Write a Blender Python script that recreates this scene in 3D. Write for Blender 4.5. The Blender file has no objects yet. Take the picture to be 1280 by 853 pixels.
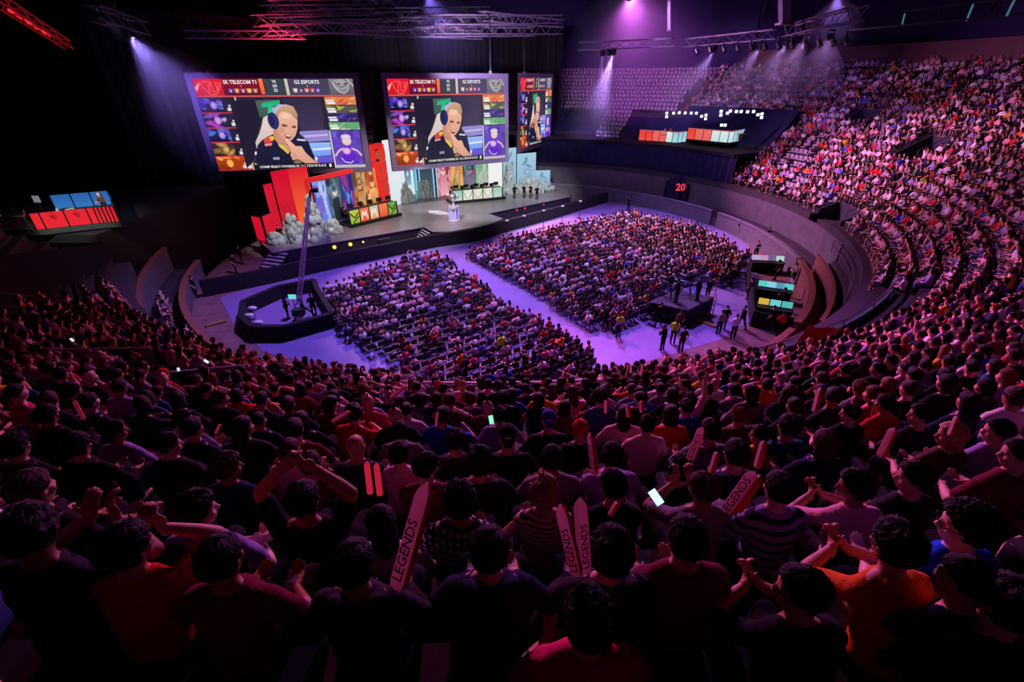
import bpy, math, random
import numpy as np
from mathutils import Vector, Matrix, noise
random.seed(11); RNG = np.random.default_rng(11)
C = bpy.context.scene.collection
R_ = math.radians
# ------------------------------------------------------------------ camera and measuring helpers
FPX, CAMZ, PITCH = 569.0, 14.0, R_(30)
CP, SP = math.cos(PITCH), math.sin(PITCH)
CX, CY = -1.0, 40.5                      # centre of the arena ring
def ray(px, py):
    x = (px-640)/FPX; v = (426.5-py)/FPX
    return (x, CP+v*SP, -SP+v*CP)
def U(px, py, z=0.0):                    # point of height z seen at a photo position
    r = ray(px, py); t = (z-CAMZ)/r[2]
    return Vector((r[0]*t, r[1]*t, z))
def UY(px, py, Y):                       # point at forward distance Y
    r = ray(px, py); t = Y/r[1]
    return Vector((r[0]*t, Y, CAMZ+r[2]*t))
def proj(p):
    d = p[1]*CP-(p[2]-CAMZ)*SP
    if d < .05: return None
    u = p[1]*SP+(p[2]-CAMZ)*CP
    return (640+FPX*p[0]/d, 426.5-FPX*u/d, d)
def pol(a, R, z=0.0):                    # a in degrees, 0 towards the camera, positive to the right
    return Vector((CX+R*math.sin(R_(a)), CY-R*math.cos(R_(a)), z))
def topol(p):
    dx, dy = p[0]-CX, CY-p[1]
    return math.degrees(math.atan2(dx, dy)), math.hypot(dx, dy)
def inpoly(x, y, P):
    c = False; j = len(P)-1
    for i in range(len(P)):
        if (P[i][1] > y) != (P[j][1] > y) and x < (P[j][0]-P[i][0])*(y-P[i][1])/(P[j][1]-P[i][1])+P[i][0]: c = not c
        j = i
    return c
cd = bpy.data.cameras.new('camera'); cam = bpy.data.objects.new('camera', cd); C.objects.link(cam)
cam.location = (0, 0, CAMZ); cam.rotation_euler = (R_(60), 0, 0)
cd.sensor_width = 36; cd.lens = FPX/1280*36; cd.clip_start = .05; cd.clip_end = 400
bpy.context.scene.camera = cam
# ------------------------------------------------------------------ materials
def lin(c):
    return tuple(((v/255)/12.92 if v/255 <= .04045 else ((v/255+.055)/1.055)**2.4) for v in c)
MATS = {}
def mat(name, col=(.5, .5, .5), rough=.6, metal=0.0, emit=None, es=1.0, src='const', bump=0.0, bscale=40, vary=.0, vscale=6, spec=.5, stripes=None, alpha=None, trans=0):
    if name in MATS: return MATS[name]
    m = bpy.data.materials.new(name); m.use_nodes = True; nt = m.node_tree; N = nt.nodes; L = nt.links
    b = N['Principled BSDF']; b.inputs['Roughness'].default_value = rough; b.inputs['Metallic'].default_value = metal
    b.inputs['Specular IOR Level'].default_value = spec
    tc = N.new('ShaderNodeTexCoord')
    if src == 'const':
        rgb = N.new('ShaderNodeRGB'); rgb.outputs[0].default_value = (*col, 1); out = rgb.outputs[0]
    elif src == 'object':
        oi = N.new('ShaderNodeObjectInfo'); out = oi.outputs['Color']
    else:
        at = N.new('ShaderNodeAttribute'); at.attribute_name = 'Col'; out = at.outputs['Color']
    if stripes:
        kind, c2, sc = stripes
        w = N.new('ShaderNodeSeparateXYZ'); L.new(tc.outputs['Object'], w.inputs[0])
        def band(sock, s, th):
            mu = N.new('ShaderNodeMath'); mu.operation = 'MULTIPLY'; L.new(sock, mu.inputs[0]); mu.inputs[1].default_value = s
            fr = N.new('ShaderNodeMath'); fr.operation = 'FRACT'; L.new(mu.outputs[0], fr.inputs[0])
            gt = N.new('ShaderNodeMath'); gt.operation = 'GREATER_THAN'; L.new(fr.outputs[0], gt.inputs[0]); gt.inputs[1].default_value = th
            return gt.outputs[0]
        f = band(w.outputs['Z'], sc, .55)
        if kind == 'check':
            g = band(w.outputs['X'], sc, .5); ad = N.new('ShaderNodeMath'); ad.operation = 'MULTIPLY'; L.new(f, ad.inputs[0]); L.new(g, ad.inputs[1]); f = ad.outputs[0]
        mx = N.new('ShaderNodeMix'); mx.data_type = 'RGBA'; L.new(f, mx.inputs['Factor']); L.new(out, mx.inputs['A']); mx.inputs['B'].default_value = (*c2, 1); out = mx.outputs['Result']
    if vary:
        nz = N.new('ShaderNodeTexNoise'); nz.inputs['Scale'].default_value = vscale; nz.inputs['Detail'].default_value = 5; L.new(tc.outputs['Object'], nz.inputs['Vector'])
        mr = N.new('ShaderNodeMapRange'); mr.inputs[1].default_value = .3; mr.inputs[2].default_value = .7; mr.inputs[3].default_value = 1-vary; mr.inputs[4].default_value = 1+vary*.6; L.new(nz.outputs[0], mr.inputs[0])
        vm = N.new('ShaderNodeVectorMath'); vm.operation = 'SCALE'; L.new(out, vm.inputs[0]); L.new(mr.outputs[0], vm.inputs['Scale']); out = vm.outputs[0]
    L.new(out, b.inputs['Base Color'])
    if emit is not None:
        if emit == 'col': L.new(out, b.inputs['Emission Color'])
        else: b.inputs['Emission Color'].default_value = (*emit, 1)
        b.inputs['Emission Strength'].default_value = es
    if bump:
        nz = N.new('ShaderNodeTexNoise'); nz.inputs['Scale'].default_value = bscale; nz.inputs['Detail'].default_value = 6; L.new(tc.outputs['Object'], nz.inputs['Vector'])
        bp = N.new('ShaderNodeBump'); bp.inputs['Strength'].default_value = bump; bp.inputs['Distance'].default_value = .02; L.new(nz.outputs[0], bp.inputs['Height']); L.new(bp.outputs[0], b.inputs['Normal'])
    if alpha is not None: b.inputs['Alpha'].default_value = alpha
    if trans: b.inputs['Transmission Weight'].default_value = trans
    MATS[name] = m; return m
def lit(name, rgb255, es=1.0):            # something that gives off light
    c = lin(rgb255); return mat(name, tuple(v*.3 for v in c), .5, emit=c, es=es)
def plain(name, rgb255, rough=.6, **k): return mat(name, lin(rgb255), rough, **k)
M_SHIRT = mat('cotton_cloth', src='object', rough=.9, bump=.25, bscale=60, vary=.12, vscale=9, spec=.15)
M_TROUS = mat('denim_cloth', src='object', rough=.95, bump=.2, bscale=120, vary=.15, vscale=20, spec=.1)
M_SKIN = mat('skin', src='object', rough=.55, vary=.08, vscale=14, spec=.35)
M_HAIR = mat('hair', src='object', rough=.6, bump=.5, bscale=240, vary=.3, vscale=60, spec=.25)
M_STRIPE = mat('striped_cloth', src='object', rough=.9, stripes=('bar', (.015, .01, .02), 34), spec=.1)
M_STRIPE2 = mat('wide_striped_cloth', src='object', rough=.9, stripes=('bar', (.02, .015, .03), 14), spec=.1)
M_CHECK = mat('checked_cloth', src='object', rough=.9, stripes=('check', (.6, .5, .6), 22), spec=.1)
M_CROWD = mat('crowd_clothing', src='attr', rough=.85, spec=.2)
M_BLACK = plain('black_drape', (17, 15, 24), .9, vary=.25, vscale=.6)
M_BLACKM = plain('black_metal', (18, 17, 22), .45)
M_STEEL = plain('galvanised_steel', (120, 112, 125), .4, metal=.6)
M_ALU = plain('truss_aluminium', (105, 98, 118), .5, metal=.3)
M_CONC = plain('painted_concrete', (92, 86, 98), .85, vary=.2, vscale=1.2, bump=.2, bscale=8)
M_CONCD = plain('dark_concrete', (52, 47, 56), .85, vary=.2, vscale=1.5)
M_WOOD = plain('varnished_wood_rim', (132, 84, 66), .6, vary=.25, vscale=3)
M_WHITE = plain('white_plastic', (215, 215, 218), .4)
# ------------------------------------------------------------------ mesh builder
class MB:
    def __init__(s): s.v = []; s.f = []; s.m = []; s.col = None
    def add(s, vs, fs, mi=0):
        b = len(s.v); s.v.extend([tuple(p) for p in vs]); s.f.extend([tuple(b+i for i in f) for f in fs]); s.m.extend([mi]*len(fs)); return s
    def box(s, c, size, rz=0, mi=0, M=None):
        hx, hy, hz = size[0]/2, size[1]/2, size[2]/2
        vs = [Vector((x*hx, y*hy, z*hz)) for z in (-1, 1) for y in (-1, 1) for x in (-1, 1)]
        if M is None: M = Matrix.Translation(Vector(c)) @ Matrix.Rotation(rz, 4, 'Z')
        vs = [M @ p for p in vs]
        return s.add(vs, [(0, 2, 3, 1), (4, 5, 7, 6), (0, 1, 5, 4), (2, 6, 7, 3), (0, 4, 6, 2), (1, 3, 7, 5)], mi)
    def beam(s, p0, p1, w, h=None, mi=0):
        h = h or w; p0 = Vector(p0); p1 = Vector(p1); d = p1-p0; q = d.to_track_quat('X', 'Z')
        return s.box(None, (d.length, w, h), 0, mi, Matrix.Translation((p0+p1)/2) @ q.to_matrix().to_4x4())
    def tube(s, p0, p1, r0, r1=None, n=8, mi=0, caps=True):
        r1 = r0 if r1 is None else r1; p0 = Vector(p0); p1 = Vector(p1)
        q = (p1-p0).to_track_quat('Z', 'Y'); vs = []
        for p, r in ((p0, r0), (p1, r1)):
            for i in range(n):
                a = 2*math.pi*i/n; vs.append(p+q @ Vector((r*math.cos(a), r*math.sin(a), 0)))
        fs = [(i, (i+1) % n, n+(i+1) % n, n+i) for i in range(n)]
        if caps: fs += [tuple(range(n-1, -1, -1)), tuple(range(n, 2*n))]
        return s.add(vs, fs, mi)
    def path(s, pts, r, n=6, mi=0):
        for a, b in zip(pts, pts[1:]): s.tube(a, b, r, n=n, mi=mi)
        return s
    def cap(s, p0, r0, p1, r1, n=12):      # capsule with round ends
        p0 = Vector(p0); p1 = Vector(p1); d = p1-p0; q = d.to_track_quat('Z', 'Y') if d.length > 1e-6 else Matrix.Identity(3).to_quaternion()
        rings = []
        for k in range(4): a = math.pi/2*(1-k/3.0); rings.append((p0, -math.sin(a)*r0, math.cos(a)*r0))
        for k in range(4): a = math.pi/2*(k/3.0); rings.append((p1, math.sin(a)*r1, math.cos(a)*r1))
        vs = []
        for c, o, r in rings:
            r = max(r, 1e-4)
            for i in range(n): t = 2*math.pi*i/n; vs.append(c+q @ Vector((r*math.cos(t), r*math.sin(t), o)))
        fs = []
        for k in range(7):
            for i in range(n): fs.append((k*n+i, k*n+(i+1) % n, (k+1)*n+(i+1) % n, (k+1)*n+i))
        fs += [tuple(range(n-1, -1, -1)), tuple(range(7*n, 8*n))]
        return s.add(vs, fs)
    def ell(s, c, r, q=None, n=16, m=10, mi=0):
        c = Vector(c); vs = []; r = (r, r, r) if isinstance(r, (int, float)) else r
        for k in range(m+1):
            th = math.pi*k/m
            for i in range(n):
                ph = 2*math.pi*i/n; p = Vector((r[0]*max(math.sin(th), 1e-3)*math.cos(ph), r[1]*max(math.sin(th), 1e-3)*math.sin(ph), -r[2]*math.cos(th)))
                if q is not None: p = q @ p
                vs.append(c+p)
        fs = [(k*n+i, k*n+(i+1) % n, (k+1)*n+(i+1) % n, (k+1)*n+i) for k in range(m) for i in range(n)]
        return s.add(vs, fs+[tuple(range(n-1, -1, -1)), tuple(range(m*n, (m+1)*n))], mi)
    def loft(s, rings, n=20, mi=0):         # rings: (centre, x axis vector, y axis vector)
        vs = []
        for c, ax, ay in rings:
            c, ax, ay = Vector(c), Vector(ax), Vector(ay)
            for i in range(n): t = 2*math.pi*i/n; vs.append(c+ax*math.cos(t)+ay*math.sin(t))
        K = len(rings)
        fs = [(k*n+i, k*n+(i+1) % n, (k+1)*n+(i+1) % n, (k+1)*n+i) for k in range(K-1) for i in range(n)]
        return s.add(vs, fs+[tuple(range(n-1, -1, -1)), tuple(range((K-1)*n, K*n))], mi)
    def prism(s, poly, z0, z1, mi=0, mtop=None):
        n = len(poly); ar = sum(poly[i][0]*poly[(i+1) % n][1]-poly[(i+1) % n][0]*poly[i][1] for i in range(n))
        if ar < 0: poly = poly[::-1]
        vs = [(p[0], p[1], z0) for p in poly]+[(p[0], p[1], z1) for p in poly]
        s.add(vs, [(i, (i+1) % n, n+(i+1) % n, n+i) for i in range(n)]+[tuple(range(n-1, -1, -1))], mi)
        return s.add([(p[0], p[1], z1) for p in poly], [tuple(range(n))], mi if mtop is None else mtop)
    def slab(s, p0, p1, z0, z1, th, mi=0):  # vertical wall between two ground points
        p0 = Vector((p0[0], p0[1])); p1 = Vector((p1[0], p1[1])); d = p1-p0
        return s.box(((p0.x+p1.x)/2, (p0.y+p1.y)/2, (z0+z1)/2), (d.length, th, z1-z0), math.atan2(d.y, d.x), mi)
    def arcband(s, a0, a1, r0, r1, z0, z1, step=3, mi=0):  # curved block about the arena centre
        n = max(1, round(abs(a1-a0)/step)); vs = []
        for i in range(n+1):
            a = a0+(a1-a0)*i/n
            vs += [pol(a, r0, z0), pol(a, r1, z0), pol(a, r1, z1), pol(a, r0, z1)]
        fs = []
        for i in range(n):
            b = 4*i
            for k in range(4): fs.append((b+k, b+(k+1) % 4, b+4+(k+1) % 4, b+4+k))
        fs += [(0, 3, 2, 1), (4*n, 4*n+1, 4*n+2, 4*n+3)]
        return s.add(vs, fs, mi)
    def mesh(s, name, mats=()):
        me = bpy.data.meshes.new(name); me.from_pydata([tuple(p) for p in s.v], [], s.f)
        for m in mats: me.materials.append(m)
        if len(mats) > 1: me.polygons.foreach_set('material_index', s.m)
        me.update(); return me
    def build(s, name, mats, parent=None, smooth=False, fix=False, **props):
        mats = mats if isinstance(mats, (list, tuple)) else [mats]
        if parent is not None and 'world' in parent:
            L = Vector(parent['world']); s.v = [(p[0]-L.x, p[1]-L.y, p[2]-L.z) for p in s.v]
        me = s.mesh(name, mats)
        if smooth: me.shade_smooth()
        o = link(name, me, parent, **props)
        if parent is not None and 'world' in parent: o['world'] = list(parent['world'])
        return o
def link(name, me, parent=None, **props):
    o = bpy.data.objects.new(name, me); C.objects.link(o)
    if parent is not None: o.parent = parent
    tag(o, **props); return o
def tag(o, label=None, cat=None, group=None, kind=None):
    if label: o['label'] = label
    if cat: o['category'] = cat
    if group: o['group'] = group
    if kind: o['kind'] = kind
    return o
def thing(name, label, cat, loc=(0, 0, 0), group=None, rz=0, world=True):
    o = bpy.data.objects.new(name, None); C.objects.link(o); o.location = loc; o.rotation_euler.z = rz; o.empty_display_size = .1
    if world: o['world'] = [float(v) for v in loc]     # parts of it are written in arena coordinates
    return tag(o, label, cat, group)
def struct(mb, name, mats, smooth=False): return mb.build(name, mats, smooth=smooth, kind='structure')
def copy_tree(o, parent=None):
    c = o.copy(); C.objects.link(c)
    if parent is not None: c.parent = parent
    for ch in list(o.children): copy_tree(ch, c)
    return c
def textmesh(mb, body, M, size, mi=0, align='CENTER', depth=0.0, space=1.0, bold=0.0):
    cu = bpy.data.curves.new('t', 'FONT'); cu.body = body; cu.size = size; cu.align_x = align; cu.align_y = 'CENTER'; cu.extrude = depth; cu.space_character = space; cu.offset = bold*size; cu.resolution_u = 2
    ob = bpy.data.objects.new('t', cu); C.objects.link(ob); dg = bpy.context.evaluated_depsgraph_get(); dg.update()
    me = bpy.data.meshes.new_from_object(ob.evaluated_get(dg))
    mb.add([M @ v.co for v in me.vertices], [tuple(p.vertices) for p in me.polygons], mi)
    bpy.data.objects.remove(ob); bpy.data.curves.remove(cu); bpy.data.meshes.remove(me)
# ------------------------------------------------------------------ people
def remesh(mb, vox, sm=4, ratio=None, disp=None):
    me = mb.mesh('tmp'); ob = bpy.data.objects.new('tmp', me); C.objects.link(ob)
    m = ob.modifiers.new('r', 'REMESH'); m.mode = 'VOXEL'; m.voxel_size = vox
    if sm: s = ob.modifiers.new('s', 'SMOOTH'); s.factor = .5; s.iterations = sm
    if ratio: d = ob.modifiers.new('d', 'DECIMATE'); d.ratio = ratio
    dg = bpy.context.evaluated_depsgraph_get(); dg.update()
    out = bpy.data.meshes.new_from_object(ob.evaluated_get(dg)); bpy.data.objects.remove(ob); bpy.data.meshes.remove(me)
    if disp:
        n = len(out.vertices); co = np.empty(n*3); no = np.empty(n*3); out.vertices.foreach_get('co', co); out.vertices.foreach_get('normal', no)
        co = co.reshape(-1, 3); no = no.reshape(-1, 3); co = disp(co, no); out.vertices.foreach_set('co', co.ravel()); out.update()
    out.shade_smooth(); return out
def get(me):
    n = len(me.vertices); co = np.empty(n*3); me.vertices.foreach_get('co', co)
    me.calc_loop_triangles(); t = np.empty(len(me.loop_triangles)*3, dtype=np.int32); me.loop_triangles.foreach_get('vertices', t)
    return co.reshape(-1, 3), t.reshape(-1, 3)
def merge(meshes, name):
    vs, fs, b = [], [], 0
    for m in meshes: v, f = get(m); vs.append(v); fs.append(f+b); b += len(v)
    v = np.concatenate(vs); f = np.concatenate(fs); return npmesh(name, v, f)
def npmesh(name, v, f, col=None, smooth=True):
    me = bpy.data.meshes.new(name); me.vertices.add(len(v)); me.vertices.foreach_set('co', np.asarray(v, dtype=np.float32).ravel())
    k = f.shape[1]; me.loops.add(f.size); me.loops.foreach_set('vertex_index', f.astype(np.int32).ravel())
    me.polygons.add(len(f)); me.polygons.foreach_set('loop_start', np.arange(0, f.size, k, dtype=np.int32))
    me.update(calc_edges=True); 
    if smooth: me.shade_smooth()
    if col is not None:
        at = me.color_attributes.new('Col', 'FLOAT_COLOR', 'POINT'); c4 = np.ones((len(v), 4), dtype=np.float32); c4[:, :3] = col; at.data.foreach_set('color', c4.ravel())
    return me
def decim(me, target):
    nf = len(me.polygons); ob = bpy.data.objects.new('tmp', me); C.objects.link(ob); d = ob.modifiers.new('d', 'DECIMATE'); d.ratio = min(1, target/max(1, nf*2))
    dg = bpy.context.evaluated_depsgraph_get(); dg.update(); out = bpy.data.meshes.new_from_object(ob.evaluated_get(dg)); bpy.data.objects.remove(ob); out.shade_smooth(); return out
def V(*a): return Vector(a)
def ik(s, w, l1, l2, pole):
    d = w-s; L = d.length
    if L > (l1+l2)*.985: w = s+d*((l1+l2)*.985/L); d = w-s; L = d.length
    a = (l1*l1-l2*l2+L*L)/(2*L); h = math.sqrt(max(1e-6, l1*l1-a*a)); u = d.normalized(); p = pole-u*pole.dot(u); p.normalize()
    return s+u*a+p*h, w
def hand(mb, w, d, n, curl=.5, mirror=1, spread=.12):
    d = d.normalized(); n = (n-d*n.dot(d)).normalized(); s = d.cross(n)*mirror   # s points to the thumb side
    c = w+d*.045; mb.cap(w-d*.03, .024, w+d*.01, .026)
    for k in (-.026, -.009, .009, .026): mb.cap(w+d*.005+s*k*.6, .015, w+d*.085+s*k, .0125, 8)
    for k, ln in ((.027, .068), (.009, .078), (-.009, .072), (-.027, .056)):
        b = w+d*.088+s*k; dd = (d+s*k*spread*10); dd.normalize(); ax = dd.cross(n)
        q1 = Matrix.Rotation(-curl*.9, 3, ax); q2 = Matrix.Rotation(-curl*2.0, 3, ax); q3 = Matrix.Rotation(-curl*2.8, 3, ax)
        p1 = b+(q1 @ dd)*ln*.48; p2 = p1+(q2 @ dd)*ln*.34; p3 = p2+(q3 @ dd)*ln*.24
        mb.cap(b, .0098, p1, .0092, 8); mb.cap(p1, .0092, p2, .0084, 8); mb.cap(p2, .0084, p3, .0072, 8)
    t0 = w+d*.025+s*.026; t1 = t0+(d*.6+s*.75-n*-.25*curl).normalized()*.038; t2 = t1+(d*.9+s*.2+n*.35*curl).normalized()*.030
    mb.cap(t0, .014, t1, .0115, 8); mb.cap(t1, .0115, t2, .0085, 8)
HEADR = .19
def headparts(mb, M):                         # M: head matrix (neck top frame), face towards +Y
    q = M.to_3x3()
    def E(c, r, n=20, m=14): mb.ell(M @ V(*c), r, q, n, m)
    def K(a, ra, b, rb): mb.cap(M @ V(*a), ra, M @ V(*b), rb, 10)
    E((0, -.012, .040), (.074, .096, .088)); E((0, .030, -.020), (.060, .062, .082)); E((0, .045, -.068), (.038, .038, .034))
    K((-.045, .010, -.060), .022, (-.012, .066, -.078), .020); K((.045, .010, -.060), .022, (.012, .066, -.078), .020)
    K((-.045, .060, -.015), .024, (-.030, .066, -.040), .018); K((.045, .060, -.015), .024, (.030, .066, -.040), .018)
    K((0, .088, .022), .009, (0, .108, -.018), .012); K((-.014, .096, -.022), .008, (.014, .096, -.022), .008)
    K((-.040, .078, .030), .008, (.040, .078, .030), .008); K((-.020, .088, -.045), .0065, (.020, .088, -.045), .0065); K((-.016, .086, -.056), .007, (.016, .086, -.056), .007)
    for s in (-1, 1):
        E((s*.078, -.006, -.004), (.009, .019, .031), 10, 8); K((s*.078, -.018, .014), .008, (s*.082, -.020, -.004), .007)
def hair_mesh(kind, seed=0, n=128, m=84):
    rs = random.Random(seed); off = Vector((rs.random()*50, rs.random()*50, 0))
    vs = []; c = V(0, -.014, .040)
    P = dict(short=(.015, .008, 60, -.072), buzz=(.006, .0025, 90, -.06), curly=(.028, .017, 55, -.078), messy=(.024, .014, 34, -.082), long=(.016, .008, 30, -.30), bob=(.020, .007, 35, -.13), bun=(.010, .004, 60, -.05), tail=(.010, .004, 60, -.05), quiff=(.016, .007, 40, -.065))[kind]
    th, amp, fr, low = P
    for k in range(m+1):
        t = math.pi*k/m
        for i in range(n):
            p = 2*math.pi*i/n; d = V(math.sin(t)*math.cos(p), math.sin(t)*math.sin(p), math.cos(t))
            r = V(.074+th, .096+th, .088+th*1.1); q = V(d.x*r.x, d.y*r.y, d.z*r.z)
            if kind in ('curly',): nn = noise.noise(q*fr+off)+.6*noise.noise(q*fr*2.1+off)+.3*noise.noise(q*fr*4+off)
            else:
                sw = p+t*.5+.5*noise.noise(q*14+off); k9 = {'long': 13, 'bob': 12, 'messy': 7}.get(kind, 10); e = V(math.cos(sw)*k9, math.sin(sw)*k9, t*3.2)+off; nn = .8*noise.noise(e)+.6*noise.noise(e*2.1)+.5*noise.noise(q*22+off)
            q += d*(nn*amp)
            if kind == 'quiff' and d.y > 0 and d.z > .4: q += V(0, .012, .016)*d.y
            face = d.y-d.z*.75                        # >0 towards the face and down
            if face > .50: s = max(.55, 1-(face-.50)*3.2); q = V(q.x*s, q.y*s, q.z*s)
            if d.z < -.25 and d.y < .35:              # nape and sides hang down
                dep = (-d.z-.25)/.75
                tgt = low-.04*nn*(1 if low < -.1 else .2)
                w = min(1, dep*1.5)
                rr = .062+th if low > -.1 else .080+th
                hor = V(d.x, d.y, 0); hl = hor.length
                if hl > .05: hor = hor/hl
                k2 = min(1, hl*1.6)
                q = q*(1-w)+V(hor.x*rr*k2, (hor.y*rr*.9-.006)*k2, tgt-.04+.04*k2)*w
                if d.y > .0 and low > -.1: q = q*.92
            vs.append(c+q)
    mb = MB(); fs = [(k*n+i, (k+1)*n+i, (k+1)*n+(i+1) % n, k*n+(i+1) % n) for k in range(m) for i in range(n)]
    mb.add(vs, fs)
    if kind == 'bun': mb.ell((0, -.085, .13), (.034, .034, .03), None, 14, 10)
    if kind == 'tail': mb.cap((0, -.10, .06), .02, (0, -.135, -.01), .03); mb.cap((0, -.135, -.01), .03, (0, -.125, -.17), .012)
    me = mb.mesh('hair_'+kind); me.shade_smooth(); return me
def cap_mesh():
    mb = MB(); vs = []; n = 28
    for k in range(9):
        t = math.pi/2*k/8
        for i in range(n): p = 2*math.pi*i/n; vs.append((.088*math.sin(t)*math.cos(p), -.012+.110*math.sin(t)*math.sin(p), .055+.095*math.cos(t)))
    mb.add(vs, [(k*n+i, (k+1)*n+i, (k+1)*n+(i+1) % n, k*n+(i+1) % n) for k in range(8) for i in range(n)])
    mb.loft([((0, .085+.018*j, .062-.003*j*j), ((.07-.012*j*.8), 0, 0), (0, .012, .004)) for j in range(5)], 12); me = mb.mesh('cap'); me.shade_smooth(); return me
def bobble_mesh():
    mb = MB(); mb.ell((0, -.012, .07), (.095, .115, .095)); mb.cap((0, 0, .13), .05, (.03, -.08, .17), .02); mb.ell((.035, -.10, .16), .03); me = mb.mesh('hat'); me.shade_smooth(); return me
def glasses_mesh():
    mb = MB()
    for s in (-1, 1):
        pts = [V(s*.034+.024*math.cos(t), .098, .010+.019*math.sin(t)) for t in np.linspace(0, 2*math.pi, 13)]
        mb.path(pts, .0022); mb.path([V(s*.057, .095, .014), V(s*.080, .03, .012), V(s*.083, -.015, .004)], .0024)
    mb.path([V(-.012, .099, .014), V(.012, .099, .014)], .002); return mb.mesh('glasses')
ARMS = dict(   # wrist target, pole, hand dir, palm normal, curl   (right side; x mirrored for the left)
    lap=((.13, .30, .10), (.6, -.4, -.2), (-.25, .9, -.15), (0, 0, -1), .35),
    clasp=((.045, .33, .30), (.9, -.3, -.3), (-.55, .7, .35), (-.7, -.3, -.2), .8),
    chin=((.05, .17, .46), (.5, .2, -.9), (-.2, .0, 1), (0, -1, 0), 1.0),
    fold=((-.10, .27, .17), (.9, 0, -.5), (-1, .1, 0), (0, -1, 0), .4),
    overhead=((.10, .04, .86), (1, .2, .1), (-.6, -.1, .5), (0, -1, 0), .7),
    phone=((.07, .30, .42), (.8, -.2, -.6), (-.25, .25, .9), (-.3, -1, 0), .55),
    stick=((.16, .30, .34), (.8, -.3, -.5), (-.2, .8, .5), (-.8, 0, 0), 1.0),
    up=((.30, .16, .95), (1, -.2, 0), (.1, .1, 1), (0, 1, 0), .15),
    mouth=((.05, .16, .60), (.7, .1, -.7), (-.35, .1, .8), (0, -1, 0), .8),
    down=((.24, .03, -.02), (.2, -1, 0), (0, .1, -1), (-1, 0, 0), .4),
    front=((.10, .30, .20), (.6, -.5, -.4), (-.4, .8, 0), (0, 0, 1), .6),
    wide=((.42, .12, .28), (.3, -1, -.3), (.6, .6, 0), (0, 0, -1), .4))
def make_pose(lean=.12, yaw=0, pitch=-.16, roll=0, armR='lap', armL='lap', sleeve='short', stand=False, female=False, walk=0, vox=.013, heavy=1.0, hood=False):
    hip = V(0, 0, .93) if stand else V(0, .0, .52)
    ca, sa = math.cos(lean), math.sin(lean)
    def sp(t, y=0, x=0):                             # point along the bent spine
        a = lean*(.45+.9*t/.5); b = lean*(.45+.45*t/.5)
        return hip+V(x, math.sin(b)*t+y*math.cos(a), math.cos(b)*t-y*math.sin(a))
    sw = .165 if female else .185
    B, S, T = MB(), MB(), MB(); w = heavy
    prof = [(-.06, .13, .11), (0, .165, .125), (.08, .160*w, .118*w), (.17, .157*w, .113*w), (.27, .168*w, .118*w), (.36, .180, .114), (.42, .168, .096), (.46, .118, .076), (.495, .060, .058)]
    if female: prof = [(t, rx*(.88 if .1 < t else 1), ry*(.9 if t < .2 else 1)) for t, rx, ry in prof]
    def ring(t, rx, ry, g=0):
        a = lean*(.45+.9*max(0, t)/.5); return (sp(t), V(rx+g, 0, 0), V(0, math.cos(a), -math.sin(a))*(ry+g))
    B.loft([ring(*p) for p in prof]); S.loft([ring(*p, .013) for p in prof[:-2]]+[ring(.47, .11, .08, .006), ring(.495, .070, .066, .004)])
    hc = sp(.50)+V(0, .012+math.sin(lean)*.06, .134)
    M = Matrix.Translation(hc) @ Matrix.Rotation(-yaw, 4, 'Z') @ Matrix.Rotation(pitch, 4, 'X') @ Matrix.Rotation(roll, 4, 'Y')
    B.cap(sp(.44), .060, M @ V(0, -.018, -.04), .053)
    headparts(B, M)
    hands = []; shoes = MB()
    for s in (1, -1):
        sh = sp(.405, x=s*(sw-.015)); B.cap(sp(.46, x=s*.05), .052, sh, .056); S.cap(sp(.455, x=s*.055), .058, sh, .066)
        tg, po, hd, pn, cu = ARMS[armR if s > 0 else armL]
        base = hip if not stand else hip
        wr = base+V(s*tg[0], tg[1]+.35*math.sin(lean)*(tg[2] > .25), tg[2]) if stand or tg[2] < .25 else base+V(s*tg[0], tg[1]+math.sin(lean)*tg[2]*.9, tg[2]-.06*abs(math.sin(lean)))
        el, wr = ik(sh, wr, .285, .255, V(s*po[0], po[1], po[2]))
        B.cap(sh, .050, el, .040); B.cap(el, .040, el.lerp(wr, .35), .041); B.cap(el.lerp(wr, .35), .041, wr, .026)
        if sleeve == 'none': pass
        elif sleeve == 'short': S.cap(sh, .066, sh.lerp(el, .72), .062)
        else: S.cap(sh, .064, el, .055); S.cap(el, .055, el.lerp(wr, .93), .040)
        hands.append((wr, V(s*hd[0], hd[1], hd[2]), V(s*pn[0], pn[1], pn[2]), cu, s))
        lx = s*.095
        if stand:
            k = s*walk; hp = hip+V(lx, 0, -.02); kn = V(lx*1.05, .02+k*.16, .49); an = V(lx*1.1, -.02+k*.30, .09)
        else: hp = hip+V(lx, .02, 0); kn = V(lx+s*.05, .43, .53); an = V(lx+s*.04, .42, .09)
        B.cap(hp, .085, kn, .056); B.cap(kn, .056, kn.lerp(an, .35), .056); B.cap(kn.lerp(an, .35), .056, an, .036)
        B.cap(an+V(0, -.03, -.045), .035, an+V(0, .12, -.055), .028)
        shoes.cap(an+V(0, -.035, -.045), .043, an+V(0, .13, -.052), .035); shoes.cap(an+V(0, -.02, .0), .045, an+V(0, .04, -.03), .04)
        T.cap(hp, .098, kn, .068); T.cap(kn, .068, an, .052)
    T.loft([(hip+V(0, 0, -.10), (.15, 0, 0), (0, .12, 0)), (hip+V(0, 0, -.02), (.182, 0, 0), (0, .145, 0)), (hip+V(0, 0, .07), (.168, 0, 0), (0, .13, 0))])
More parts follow.
